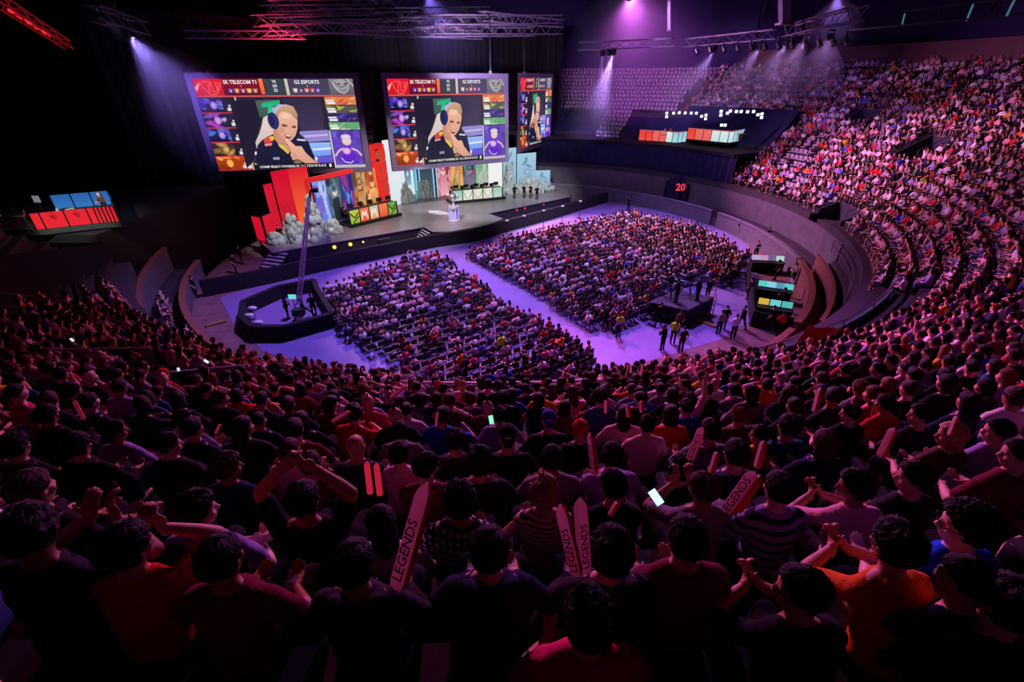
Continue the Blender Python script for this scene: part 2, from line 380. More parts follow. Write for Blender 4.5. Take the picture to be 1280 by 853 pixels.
    if hood: S.cap(sp(.455, -.075, -.05), .05, sp(.455, -.075, .05), .05); S.cap(sp(.47, -.05, -.09), .04, sp(.47, .0, -.10), .03); S.cap(sp(.47, -.05, .09), .04, sp(.47, .0, .10), .03)
    o = [random.random()*30 for _ in range(3)]
    def wrinkle(co, no):
        d = np.array([noise.noise(Vector((p[0]*9+o[0], p[1]*9, p[2]*14+o[1])))*.010+noise.noise(Vector((p[0]*22, p[1]*22+o[2], p[2]*30)))*.005 for p in co]); return co+no*d[:, None]
    def face(co, no):
        Mi = np.array(M.inverted()); l = co @ Mi[:3, :3].T+Mi[:3, 3]
        for s in (-1, 1):
            e = np.exp(-(((l[:, 0]-s*.030)/.016)**2+((l[:, 2]-.010)/.011)**2)); e *= (l[:, 1] > .04); l[:, 1] -= e*.012
        Mf = np.array(M); return l @ Mf[:3, :3].T+Mf[:3, 3]
    body = remesh(B, vox, 3, None, face)
    H = []
    for h in hands:
        mb = MB(); hand(mb, h[0], h[1], h[2], h[3], h[4]); H.append(remesh(mb, .006, 2))
    return dict(body=merge([body]+H, 'body'), shirt=remesh(S, vox*1.1, 6, None, wrinkle), trousers=remesh(T, vox*1.4, 5, None, wrinkle), M=M, hands=hands, nohand=body, shoes=remesh(shoes, .012, 2))
HAIRS = {k: hair_mesh(k, i) for i, k in enumerate(('short', 'buzz', 'curly', 'messy', 'long', 'bob', 'bun', 'tail', 'quiff'))}
HAIRLOW = {k: decim(v, 520) for k, v in HAIRS.items()}
CAPM, HATM, GLASM = cap_mesh(), bobble_mesh(), glasses_mesh()
POSES = {
    'rest': dict(armR='lap', armL='lap', lean=.10, hood=True, sleeve='long'), 'rest_tee': dict(lean=.16, sleeve='short'), 'forward': dict(lean=.42, armR='clasp', armL='clasp', pitch=-.12),
    'fold': dict(armR='fold', armL='fold', lean=.08, yaw=.25), 'chin': dict(lean=.38, armR='chin', armL='fold', yaw=-.3), 'left': dict(yaw=-.95, lean=.15, pitch=-.2), 'left_clasp': dict(yaw=-1.1, lean=.35, armR='clasp', armL='clasp', pitch=-.18),
    'right': dict(yaw=.8, lean=.2, armR='lap', armL='fold'), 'stick': dict(armR='stick', armL='lap', lean=.15, yaw=.1), 'phone': dict(armR='phone', armL='phone', pitch=-.25, lean=.15, yaw=-.4), 'overhead': dict(armR='overhead', armL='overhead', lean=.05),
    'mouth': dict(armR='mouth', armL='mouth', lean=.15, yaw=.2), 'woman': dict(female=True, lean=.12, sleeve='none'), 'woman_long': dict(female=True, lean=.2, sleeve='long', yaw=-.4), 'up': dict(armR='up', armL='lap', lean=.1), 'bald_lean': dict(lean=.55, armR='fold', armL='clasp', sleeve='long', hood=True, pitch=-.3)}
PO = {k: make_pose(**v) for k, v in POSES.items()}
STAND = {'stand': dict(stand=True, lean=.03, armR='down', armL='down'), 'stand_folded': dict(stand=True, lean=.03, armR='fold', armL='fold', sleeve='long'), 'walk': dict(stand=True, walk=1, lean=.08, armR='down', armL='front', sleeve='long'), 'stand_front': dict(stand=True, lean=.12, armR='front', armL='front', pitch=-.35, sleeve='long'), 'stand_up': dict(stand=True, lean=.05, armR='up', armL='mouth')}
for k, v in STAND.items(): PO[k] = make_pose(**v)
LOW = {k: dict(body=decim(p['nohand'] if k not in STAND else p['body'], 1500), shirt=decim(p['shirt'], 700), trousers=decim(p['trousers'], 350)) for k, p in PO.items()}
def setmat(me, m):
    if len(me.materials) == 0: me.materials.append(m)
for D in list(PO.values())+list(LOW.values()): setmat(D['body'], M_SKIN); setmat(D['shirt'], M_SHIRT); setmat(D['trousers'], M_TROUS); D.get('shoes') and setmat(D['shoes'], M_TROUS)
for D in (HAIRS, HAIRLOW):
    for me in D.values(): setmat(me, M_HAIR)
setmat(CAPM, M_SHIRT); setmat(HATM, M_SHIRT); setmat(GLASM, M_BLACKM)
SKINS = [lin(c) for c in ((214, 160, 135), (200, 145, 118), (225, 175, 150), (170, 118, 92), (205, 150, 120), (232, 186, 165))]
HCOL = {'black': lin((20, 15, 17)), 'dark brown': lin((36, 24, 20)), 'brown': lin((74, 46, 32)), 'blond': lin((140, 98, 62)), 'pale blond': lin((200, 158, 118)), 'red': lin((120, 50, 28)), 'grey': lin((90, 84, 84))}
SCOL = {'black': (20, 19, 24), 'charcoal': (45, 43, 50), 'navy': (30, 34, 70), 'grey': (125, 120, 130), 'white': (225, 220, 225), 'pale pink': (228, 170, 180), 'maroon': (110, 22, 50), 'red': (200, 24, 34), 'orange': (225, 110, 25), 'yellow': (230, 180, 40), 'blue': (40, 80, 190), 'bright blue': (20, 90, 230), 'green': (40, 95, 60), 'teal': (20, 110, 120), 'purple': (95, 50, 130), 'magenta': (200, 30, 90), 'lilac': (150, 135, 190), 'denim blue': (60, 80, 130), 'lime': (170, 230, 40), 'brown': (90, 60, 45)}
PEOPLE = []
def person(loc, rz, pose, shirt, hair=('short', 'black'), hi=False, trousers='charcoal', skin=None, label=None, group='seated audience', extra=(), cloth=None, scale=1.0, name='spectator', cat='person', lod=None, base=0):
    src = PO[pose] if hi else LOW[pose]
    b = bpy.data.objects.new(name, src['body']); C.objects.link(b); b.location = loc; b.rotation_euler.z = rz; b.scale = (scale,)*3
    b.color = (*(skin or random.choice(SKINS)), 1); tag(b, label, cat, group)
    def kid(nm, me, colr, m=None, mt=None):
        o = bpy.data.objects.new(nm, me); C.objects.link(o); o.parent = b; o.color = (*colr, 1)
        if m is not None: o.matrix_local = m
        if mt: o.material_slots[0].link = 'OBJECT'; o.material_slots[0].material = mt
        return o
    kid('shirt', src['shirt'], lin(SCOL[shirt]), mt=cloth); kid('trousers', src['trousers'], lin(SCOL[trousers]))
    M = PO[pose]['M']
    if pose in STAND: kid('shoes', PO[pose]['shoes'], (.02, .02, .03))
    if hair and hair[0] != 'bald': kid('hair', (HAIRS if hi else HAIRLOW)[hair[0]], HCOL[hair[1]], M)
    for e in extra:
        if e == 'glasses': kid('glasses', GLASM, (0, 0, 0), M)
        elif e[0] == 'cap': kid('cap', CAPM, lin(SCOL[e[1]]), M @ Matrix.Rotation(math.pi if len(e) > 2 else 0, 4, 'Z'))
        elif e[0] == 'hat': kid('hat', HATM, lin(SCOL[e[1]]), M)
    PEOPLE.append(b); return b
# ------------------------------------------------------------------ the arena bowl
HEADH = 1.17
def head_z(R): return 13-.6*(40.51-R)
def rowR(k): return 39.51-.8*k
def tread(k): return head_z(rowR(k))-HEADH
KLO, KHI = -7, 15                                     # k = -7 top row, 15 the lowest row
# notches cut in the terrace: (a0, a1, k_top, k_bottom)
NOTCH = [(-4.5, 5.5, 12, 15), (-18.8, -12.2, 9, 11), (88, 92.5, 4, 7), (79, 87, 14, 15), (60, 64.5, 3, 5), (104, 108, 1, 3), (33, 37, 6, 9)]
def in_notch(a, k, pad=0):
    for n in NOTCH:
        if n[0]-pad < a < n[1]+pad and n[2] <= k <= n[3]: return n
    return None
floor = MB(); floor.prism([tuple(pol(a, 24.6))[:2] for a in range(0, 360, 4)], -.3, 0)
M_SAND = plain('dusty_concrete_floor', (120, 88, 92), .9, vary=.3, vscale=1.5); struct(floor, 'floor', M_SAND)
carpet = MB(); CARPET = [U(275, 372), U(292, 405), U(330, 440), U(420, 463), U(560, 474), U(700, 470), U(800, 455), U(900, 425), U(950, 395), U(945, 330), U(935, 306), U(870, 268), U(800, 249), U(740, 246), U(420, 330)]
carpet.prism([(p.x, p.y) for p in CARPET], -.02, .012)
struct(carpet, 'floor_carpet', plain('violet_floor_covering', (128, 112, 168), .5, vary=.12, vscale=.8, spec=.3))
# near-ring barrier, seats of the barrier row, upper parapet
A0, A1 = -75, 200
GAP = (27, 60)
def inner(a0, a1, nm, rim=None):
    mb = MB(); mb.arcband(a0, a1, 24.4, 24.6, 0, 1.55); mb.build(nm, M_CONC, kind='structure')
    mb = MB(); mb.arcband(a0, a1, 24.32, 24.68, 1.55, 1.66); mb.build('trim_1', rim or M_WOOD, kind='structure')
M_RIM = plain('grey_rim', (120, 108, 128), .5)
inner(-75, 44, 'wall_ring_near'); inner(76, 110, 'wall_ring_right', M_RIM); inner(112, 170, 'wall_ring_far', M_RIM)
mb = MB(); mb.arcband(46, 75, 24.35, 24.6, 0, 1.6); mb.arcband(46, 75, 25.5, 25.62, .5, 2.1); struct(mb, 'wall_ring_wooden', plain('red_brown_boards', (128, 84, 84), .5, vary=.3, vscale=4)); mb = MB(); mb.arcband(46, 75, 24.28, 24.68, 1.6, 1.72); mb.arcband(46, 75, 25.45, 25.68, 2.1, 2.2); struct(mb, 'trim_3', M_WOOD)
mb = MB(); mb.arcband(46, 76, 24.6, 25.5, 0, .5); mb.arcband(46, 76, 25.5, 26.5, 0, 1.1); struct(mb, 'floor_wooden_walk', plain('worn_boards', (110, 74, 70), .7, vary=.3, vscale=3))
mb = MB()
mb.arcband(-75, 44, 24.6, 25.5, 0, .55); mb.arcband(-75, 44, 25.5, 26.4, 0, 1.0); mb.arcband(76, 170, 24.6, 25.6, 0, .9); mb.arcband(76, 170, 25.6, 26.5, 0, 1.3); struct(mb, 'floor_barrier_walk', M_CONCD)
mb = MB(); mb.arcband(-75, -12, 26.35, 26.5, .9, 2.75); mb.arcband(72, 184, 26.4, 26.6, 1.0, 3.5); struct(mb, 'wall_parapet', M_CONC)
mb = MB(); mb.arcband(-75, -12, 26.28, 26.56, 2.75, 2.86); struct(mb, 'trim_2', M_WOOD)
mb = MB(); mb.arcband(-12, 72, 26.2, 26.5, 0, 2.2); struct(mb, 'wall_under_stand', M_CONCD)
# terrace steps
mb = MB()
for k in range(KLO, KHI+1):
    z = tread(k); r0, r1 = rowR(k)-.42, rowR(k)+.38
    if k == KHI: r0 = 26.5
    a = -60.0
    cuts = sorted([(n[0], n[1]) for n in NOTCH if n[2] <= k <= n[3]])
    e1 = 196
    segs = []; s = a
    for c0, c1 in cuts: segs.append((s, c0)); s = c1
    segs.append((s, e1))
    for s0, s1 in segs:
        if s0 < 20 < s1 or True: mb.arcband(s0, s1, r0, r1, z-2.2, z, 2.5)
for a0, a1, kt, kb in NOTCH: mb.arcband(a0, a1, rowR(kb)-.42, rowR(kt)+.38, tread(kb)-2.6, tread(kb)-.4, 2)
struct(mb, 'floor_terrace', M_CONCD)
# bench fronts: the concrete bench the near rows sit on
mb = MB()
for k in range(KLO, KHI+1):
    z = tread(k); cuts = sorted([(n[0], n[1]) for n in NOTCH if n[2] <= k <= n[3]]); s = -60
    for c0, c1 in cuts+[(60, 60)]:
        if c0 > s: mb.arcband(s, c0, rowR(k)-.17, rowR(k)+.22, z, z+.41, 2.5)
        s = c1
struct(mb, 'floor_bench_step', plain('bench_timber', (34, 27, 32), .7, vary=.2, vscale=2))
# walls closing the notches, with rails
def rail(pts, h=.95, label='', nm='handrail', mid=True, r=.03, parts=True, m=None):
    t = thing(nm, label, 'railing', pts[0], 'tubular handrails in the stands')
    m = m or M_STEEL; up = V(0, 0, h)
    mb = MB(); mb.path([p+up for p in pts], r); mb.build('top_rail', m, t)
    if mid: mb = MB(); mb.path([p+up*.5 for p in pts], r*.8); mb.build('mid_rail', m, t)
    for p in pts: mb = MB(); mb.tube(p, p+up, r); mb.build('post', m, t)
    return t
NLAB = ['steel handrail around the low stair gap behind the two staff in blue', 'steel handrail around the stair gap in the dim lower-left crowd', 'steel handrail around an entrance high in the right crowd', 'steel handrail above the dark entrance at the foot of the right stand', 'steel handrail around the entrance near the right frame edge', 'steel handrail around the far upper entrance beside empty seats', 'steel handrail in the crowd right of the mixing desk']
for i, (a0, a1, kt, kb) in enumerate(NOTCH):
    rb, rt = rowR(kb)-.42, rowR(kt)+.38; zb, zt = tread(kb), tread(kt-1)
    mb = MB()
    for a in (a0, a1):
        p, q = pol(a, rb), pol(a, rt); zs = tread(kb)-.4; 
        q1, q2 = (q-p).normalized().cross(V(0, 0, 1))*.06, None
        vs = [V(p.x, p.y, zs)-q1, V(q.x, q.y, zs)-q1, V(q.x, q.y, zt+.1)-q1, V(p.x, p.y, zb+.35)-q1]; vs += [v+q1*2 for v in vs]
        mb.add(vs, [(0, 1, 2, 3), (7, 6, 5, 4), (0, 4, 5, 1), (1, 5, 6, 2), (2, 6, 7, 3), (3, 7, 4, 0)])
    mb.arcband(a0, a1, rt-.06, rt+.06, tread(kb)-.4, zt+.1, 2); struct(mb, 'wall_entrance', plain('navy_entrance_wall', (46, 44, 66), .8))
    z3 = lambda a, R, z: pol(a, R, z)
    n = max(2, int((a1-a0)/2.5)+1)
    pts = [z3(a0, rb+.2, zb+.2)]+[z3(a0+(a1-a0)*j/(n-1), rt+.1, zt) for j in range(n)]+[z3(a1, rb+.2, zb+.2)]
    rail(pts, .9, NLAB[i])
# green-grey parapet over the corridor on the near right, with double rails
pA = [(905, 430), (1000, 402), (1090, 372)]
wl = MB(); P0 = [pol(a, 26.35, 2.2) for a in (14, 22, 30, 38, 46)]
wl.arcband(20.5, 44.5, 27.9, 28.02, 3.9, 5.1, 3); struct(wl, 'wall_corridor_panel', plain('sea_green_panel', (70, 104, 108), .35))
rail([pol(a, 27.96, 5.1) for a in (20.5, 26, 32, 38, 44.5)], .25, 'long steel handrail on the green-grey parapet right of the floor exit', mid=False)
rail([pol(a, 26.2, 2.55) for a in (50, 56, 62, 68, 74)], 1.0, 'pale slatted railing above the wooden ring walls by the control desks')
rail([pol(a, 29.3, 4.95) for a in (16, 21, 26, 31, 36, 41)], .85, 'long double handrail in front of the lowest right rows', r=.035)
# outer walls and roof
mb = MB(); mb.arcband(-120, 60, 46.2, 46.6, 0, 26); struct(mb, 'wall_near', plain('hall_wall_near', (30, 24, 34), .9))
mb = MB(); mb.arcband(60, 134, 45.6, 46.2, 10, 17.2, 3); struct(mb, 'wall_right', plain('rendered_wall', (112, 78, 84), .9, vary=.2, vscale=.5))
mb = MB(); mb.arcband(134, 240, 46.4, 46.8, 0, 30, 3); mb.arcband(60, 134, 47.5, 48, 8, 30, 3); struct(mb, 'wall_far', plain('navy_haze_wall', (52, 40, 92), .95, vary=.2, vscale=.3))  # purple haze of the hall put into the wall colour
mb = MB(); mb.prism([(-62, -20), (62, -20), (62, 100), (-62, 100)], 27, 27.5); struct(mb, 'ceiling', plain('dark_ceiling', (26, 20, 46), .95))
mb = MB(); mb.prism([(-62, -20), (62, -20), (62, 100), (-62, 100)], -3.5, -3.0); struct(mb, 'floor_base', M_CONCD)
# ------------------------------------------------------------------ seats and people of the stands
RIGHT_EDGE = 114.5
def seat_mesh():
    mb = MB(); mb.box((0, .02, .42), (.43, .40, .035)); mb.box((0, -.19, .60), (.43, .035, .36)); mb.box((0, -.17, .44), (.40, .06, .05)); mb.tube((0, -.05, .02), (0, -.05, .41), .028, n=6); mb.box((0, .22, .41), (.40, .03, .05)); return mb.mesh('tip_up_seat')
M_SEAT = plain('pale_grey_seat_plastic', (165, 160, 172), .45, vary=.1, vscale=3)
seat_me = seat_mesh(); seat_me.materials.append(M_SEAT)
def region(a, k, px, py):
    """what the photo shows on a seat: 'p' person, 's' empty seat, None nothing"""
    R = rowR(k)
    if in_notch(a, k, .6): return None
    if a < RIGHT_EDGE:
        if a < -20:                                   # black drapes cut the left stand off
            P = pol(a, R); s = (P.x+18)*12.4+(P.y-14.6)*5.5
            if s < 0: return None
        if 44 < a < 48 and k > 14: return None
        if 20.5 < a < 44.5 and k > 12: return None
        if a > 62:
            e = .06
            if inpoly(px, py, [(915, 235), (960, 205), (1010, 215), (1060, 250), (1095, 280), (1060, 300), (985, 265)]): e = .42
            if inpoly(px, py, [(960, 205), (1010, 165), (1040, 160), (1010, 215)]): e = .75
            if k < -1: e = .35 if a > 75 else .2
            return 's' if RNG.random() < e else 'p'
        if k < -3: return 'p' if RNG.random() < .7 else None
        return 'p' if RNG.random() < .965 else ('s' if a > 40 else None)
    if R < 36.4 and not (150.5 < a < 156.5): return None
    if R < 30.5: return None
    if a < 139 and R > 36.4: return 'p' if RNG.random() < (.72 if a < 136 else .3) else 's'
    if a < 141 and R < 43: return None
    if a < 176: return 's'
    return None
HERO = []   # filled by the next section: (a, k) already taken
# ------------------------------------------------------------------ people measured one by one (head position in the photo)
def solve(px, py):
    r = ray(px, py); t = .2
    while t < 90:
        x, y, z = r[0]*t, r[1]*t, CAMZ+r[2]*t; R = math.hypot(x-CX, CY-y)
        if z <= head_z(R): break
        t += .01
    return topol((x, y))+(r,)
TAKEN = []
def seat_at(px, py, pose, face=0):
    a, R, r = solve(px, py); k = round((39.51-R)/.8); k = max(0, k)
    res = max(-.16, min(.16, R-rowR(k))); M = PO[pose]['M'].translation
    for _ in range(6):                                # move the base so that the head falls on the ray
        b = pol(a, rowR(k)+res); q = Matrix.Rotation(R_(a+face), 3, 'Z'); h = b+q @ V(M.x, M.y, 0)
        t = (h.y)/r[1]; a += math.degrees((r[0]*t-h.x)/R)
    zr = CAMZ+r[2]*t; sc = max(.9, min(1.07, (zr-tread(k))/M.z)); dz = max(-.08, min(.08, zr-tread(k)-M.z*sc))
    return a, rowR(k)+res, k, tread(k), sc
G1 = 'spectators seated in the near stand'
def hero(px, py, pose, shirt, hair, label, face=0, hi=True, **kw):
    a, R, k, z, sc = seat_at(px, py, pose, face); TAKEN.append((a, k, R))
    return person(pol(a, R, z), R_(a+face), pose, shirt, hair, hi=hi, label=label, group=G1, scale=sc, **kw)
H = [
 (735, 775, 'rest_tee', 'magenta', ('curly', 'black'), 'curly black-haired spectator in magenta tee, bottom centre beneath the crossed pair of sticks', {}),
 (975, 775, 'left_clasp', 'black', ('short', 'black'), 'spectator in glasses and black top, head turned left, in front of the orange-yellow tee', dict(extra=('glasses',))),
 (1090, 712, 'forward', 'orange', ('messy', 'black'), 'dark-haired spectator in an orange-yellow tee with clasped hands', {}),
 (1195, 668, 'left', 'bright blue', ('curly', 'black'), 'bushy-haired spectator in glasses and a bright blue tee, head turned left', dict(extra=('glasses',))),
 (855, 680, 'rest_tee', 'maroon', ('short', 'black'), 'black-haired spectator in a maroon tee, seated behind the orange-yellow tee', {}),
 (762, 700, 'rest', 'charcoal', ('messy', 'black'), 'wavy black-haired spectator in dark top directly above the curly magenta-tee spectator', {}),
 (612, 700, 'rest', 'navy', ('short', 'black'), 'short-haired spectator in a navy hooded sweatshirt, below the striped top', {}),
 (445, 712, 'rest', 'charcoal', ('short', 'black'), 'black-haired spectator in a charcoal hooded top below the long tilted red stick', {}),
 (285, 712, 'rest_tee', 'maroon', ('short', 'black'), 'short-haired spectator in maroon tee right of the shaggy-haired red tee', {}),
 (165, 690, 'mouth', 'red', ('messy', 'black'), 'shaggy-haired spectator in a red tee holding both hands to the mouth', {}),
 (40, 668, 'phone', 'charcoal', ('messy', 'black'), 'shaded spectator in a charcoal top raising both hands at the bottom left edge', dict(skin=lin((150, 95, 75)))),  # shade put into the top's colour: charcoal instead of lilac
 (1215, 800, 'rest', 'black', ('messy', 'black'), 'barely lit spectator in black in the bottom right corner', {}),
 (1110, 830, 'left_clasp', 'black', ('short', 'black'), 'black-clad spectator with clasped hands cut by the bottom edge', {}),
 (680, 617, 'woman', 'pale pink', ('messy', 'pale blond'), 'blond short-haired spectator in a sleeveless striped top', dict(cloth=M_STRIPE)),
 (575, 628, 'rest_tee', 'black', ('curly', 'black'), 'curly-haired spectator in a black and white checked shirt', dict(cloth=M_CHECK)),
 (478, 655, 'woman_long', 'white', ('long', 'black'), 'long black-haired spectator in a white top beside the long tilted stick', {}),
 (380, 628, 'overhead', 'black', ('short', 'black'), 'spectator in black with both hands joined above the head', {}),
 (247, 640, 'right', 'lilac', ('messy', 'black'), 'dark-haired spectator in lilac top looking right, behind the maroon tee', {}),
 (763, 618, 'chin', 'black', ('short', 'black'), 'black-haired spectator in black, hand to chin, right of the striped sleeveless top', {}),
 (878, 612, 'phone', 'grey', ('short', 'brown'), 'spectator in grey tee and glasses holding up a lit phone', dict(extra=('glasses',))),
 (972, 612, 'rest_tee', 'lilac', ('short', 'black'), 'black-haired spectator in a broad striped polo shirt', dict(cloth=M_STRIPE2)),
 (1062, 612, 'left_clasp', 'pale pink', ('messy', 'dark brown'), 'spectator in pale patterned top with raised clasped hands, right of the striped polo', {}),
 (1140, 598, 'left', 'charcoal', ('short', 'black'), 'spectator in dark jacket in left profile beside yellow sleeves', {}),
 (1030, 555, 'rest', 'navy', ('bob', 'brown'), 'brown bob-haired spectator in a navy jacket in front of the red tee', {}),
 (285, 585, 'right', 'navy', ('messy', 'brown'), 'brown wavy-haired spectator in navy top looking right', {}),
 (365, 568, 'rest_tee', 'pale pink', ('buzz', 'brown'), 'cropped-haired spectator in a pale pink tee left of the glowing red pair', {}),
 (390, 580, 'chin', 'maroon', ('short', 'brown'), 'spectator in maroon tee, hand to chin, next to the cropped pink tee', {}),
 (215, 560, 'right', 'charcoal', ('short', 'black'), 'spectator in a charcoal top turning right under the navy bending spectator', {}),
 (445, 560, 'rest', 'charcoal', ('bald', 'black'), 'bald spectator in charcoal top', {}),
 (500, 570, 'woman', 'pale pink', ('short', 'black'), 'spectator in a pale pink sleeveless top right of the glowing red pair', {}),
 (533, 585, 'right', 'maroon', ('short', 'black'), 'spectator in glasses and maroon top beside the tip of the long tilted stick', dict(extra=('glasses',))),
 (600, 580, 'rest', 'charcoal', ('messy', 'black'), 'spectator in a charcoal hooded jacket behind the checked shirt', {}),
 (635, 550, 'rest', 'black', ('bald', 'black'), 'spectator in black lettered sweatshirt and black cap', dict(extra=(('cap', 'black', 1),))),
 (690, 575, 'rest_tee', 'grey', ('short', 'black'), 'spectator in a grey tee right behind the blond striped top', {}),
 (765, 572, 'rest', 'lilac', ('short', 'black'), 'black-haired spectator in a lilac-grey top right of the tall red stick', {}),
 (808, 532, 'rest_tee', 'pale pink', ('short', 'black'), 'broad-backed spectator in a salmon pink tee', {}),
 (850, 587, 'right', 'black', ('curly', 'black'), 'curly-haired spectator in black beside the lit phone', {}),
 (887, 540, 'rest', 'grey', ('short', 'black'), 'spectator in a light grey hooded top right of the salmon pink tee', {}),
 (920, 570, 'rest', 'navy', ('short', 'black'), 'spectator in navy jacket above the striped polo', {}),
 (950, 545, 'left', 'yellow', ('tail', 'black'), 'spectator in mustard yellow top with a ponytail', {}),
 (985, 535, 'rest', 'teal', ('short', 'black'), 'spectator in a dark teal sweater left of the navy jacket bob', {}),
 (1098, 515, 'chin', 'red', ('short', 'black'), 'spectator in a bright red tee, hand to chin, on the right', {}),
 (1060, 520, 'left', 'black', ('short', 'black'), 'spectator in black left of the bright red tee', {}),
 (1187, 545, 'left', 'brown', ('bob', 'pale blond'), 'blond bob-haired spectator on the right side', {}),
 (1150, 520, 'left', 'charcoal', ('short', 'black'), 'spectator in charcoal between the bright red tee and the blond bob', {}),
 (1245, 540, 'left', 'lilac', ('short', 'black'), 'spectator in pale lilac top near the right frame edge', {}),
 (1265, 575, 'left', 'maroon', ('short', 'black'), 'spectator in maroon at the right edge with smiling profile', {}),
 (925, 520, 'rest', 'brown', ('messy', 'red'), 'ginger-haired spectator in brown jacket', {}),
 (1075, 487, 'rest_tee', 'grey', ('curly', 'blond'), 'spectator with a yellow-green curly head of hair', {}),
 (858, 510, 'rest', 'blue', ('short', 'black'), 'spectator in a royal blue hooded top left of the raised arm', {}),
 (345, 458, 'rest', 'black', ('messy', 'black'), 'large spectator in black standing out against the violet floor at left', {}),
 (395, 468, 'rest', 'grey', ('short', 'black'), 'spectator in a grey hoodie silhouetted against the violet floor', {}),
 (420, 470, 'rest', 'charcoal', ('messy', 'black'), 'spectator in charcoal beside the grey hoodie at the floor edge', {}),
 (300, 487, 'bald_lean', 'lilac', ('short', 'black'), 'spectator in pale lilac shirt leaning far forward', {}),
 (198, 490, 'bald_lean', 'denim blue', ('short', 'brown'), 'spectator in denim blue sweater bent forward at left', {}),
 (205, 470, 'rest', 'red', ('bald', 'black'), 'spectator in a red and white bobble hat', dict(extra=(('hat', 'red'),))),
 (725, 540, 'rest', 'black', ('bald', 'black'), 'spectator wearing a red bobble hat near the tall red stick', dict(extra=(('hat', 'red'),))),
 (686, 528, 'rest', 'charcoal', ('bald', 'black'), 'spectator wearing a wide blue cap in the centre', dict(extra=(('cap', 'blue', 1),))),
 (625, 520, 'rest', 'lilac', ('short', 'black'), 'spectator in lilac sweater beside a green-lit phone', {}),
 (742, 503, 'rest_tee', 'red', ('short', 'black'), 'spectator in a red tee just above the tall red stick', {}),
 (500, 540, 'rest', 'grey', ('short', 'black'), 'spectator in a grey patterned shirt near the centre left', {}),
 (570, 553, 'rest', 'charcoal', ('short', 'black'), 'spectator in charcoal just left of the lettered sweatshirt', {}),
 (95, 490, 'right', 'brown', ('messy', 'dark brown'), 'dim brown-clad spectator on the far left looking right', {}),
 (60, 520, 'rest', 'black', ('messy', 'black'), 'large shaded spectator in black on the far left', {}),
 (100, 560, 'rest', 'black', ('messy', 'black'), 'black-haired shaded spectator left of the lilac sleeves', {}),
 (20, 560, 'rest', 'black', ('curly', 'black'), 'shaded curly-haired spectator at the left frame edge', {}),
 (145, 540, 'right', 'lilac', ('short', 'black'), 'spectator in pale sleeves looking right in the dim left block', {}),
 (230, 525, 'right', 'grey', ('short', 'dark brown'), 'spectator in light grey shirt holding papers at left', {}),
]
for px, py, pose, sh, hr, lb, kw in H: hero(px, py, pose, sh, hr, lb, **kw)
up_person = hero(862, 500, 'up', 'pale pink', ('short', 'black'), 'spectator in pale striped sleeves throwing one arm up towards the floor')
# ------------------------------------------------------------------ all other seats of the stands
SEATS = []
for k in range(KLO, KHI+1):
    R = rowR(k); da = math.degrees(.555/R); a = -66+RNG.random()*da
    while a < 177:
        a += da
        if k <= 1 and abs(a) < 3.5 and math.hypot(pol(a, R).x, pol(a, R).y) < 1.15: continue
        P = pol(a, R, tread(k)+1.0); q = proj(P)
        if q is None or q[2] < .75 or not (-330 < q[0] < 1620) or not (20 < q[1] < 1250): continue
        if any(tk == k and abs(ta-a)*R_(1)*R < .50 for ta, tk, tr in TAKEN): continue
        w = region(a, k, q[0], q[1])
        if w: SEATS.append((q[2], w, a, k, R, q[0], q[1]))
SHW = ['black']*14+['charcoal']*8+['navy']*5+['grey']*6+['white']*6+['pale pink']*7+['lilac']*5+['maroon']*4+['red']*4+['orange', 'yellow', 'blue', 'blue', 'green', 'teal', 'purple', 'magenta', 'denim blue', 'brown']
HW = ['short']*10+['messy']*5+['curly']*3+['buzz']*2+['long']*4+['bob']*2+['tail', 'bun', 'quiff']
HCW = ['black']*10+['dark brown']*6+['brown']*4+['blond', 'red']
PW = ['rest', 'rest_tee', 'rest', 'rest_tee', 'rest', 'rest_tee', 'rest', 'rest_tee', 'right', 'left', 'woman', 'woman_long', 'fold', 'forward', 'fold', 'chin', 'left', 'left', 'right', 'woman', 'woman_long', 'stick', 'left_clasp', 'mouth', 'phone']
HWORD = dict(short='short', messy='tousled', curly='curly', buzz='cropped', long='long', bob='bobbed', tail='ponytailed', bun='tied-up', quiff='swept-up')
PWORD = dict(rest='resting', rest_tee='sitting upright', forward='leaning forward', fold='arms folded', chin='hand at chin', left='looking left', right='looking right', woman='bare-armed', woman_long='looking left', stick='right fist raised', left_clasp='hands clasped', mouth='hands at mouth', phone='hands raised', up='arm up')
NTH = ['lowest', 'second', 'third', 'fourth', 'fifth', 'sixth', 'seventh', 'eighth', 'ninth', 'tenth', 'eleventh', 'twelfth', 'thirteenth', 'fourteenth', 'fifteenth', 'sixteenth', 'seventeenth', 'eighteenth', 'nineteenth', 'twentieth']
inview = lambda s: -25 < s[5] < 1305 and s[6] < 875
ppl = sorted([s for s in SEATS if s[1] == 'p'], key=lambda s: (not inview(s), s[0]))
NIND = 298-len(H)-1
near, far = ppl[:NIND], ppl[NIND:]
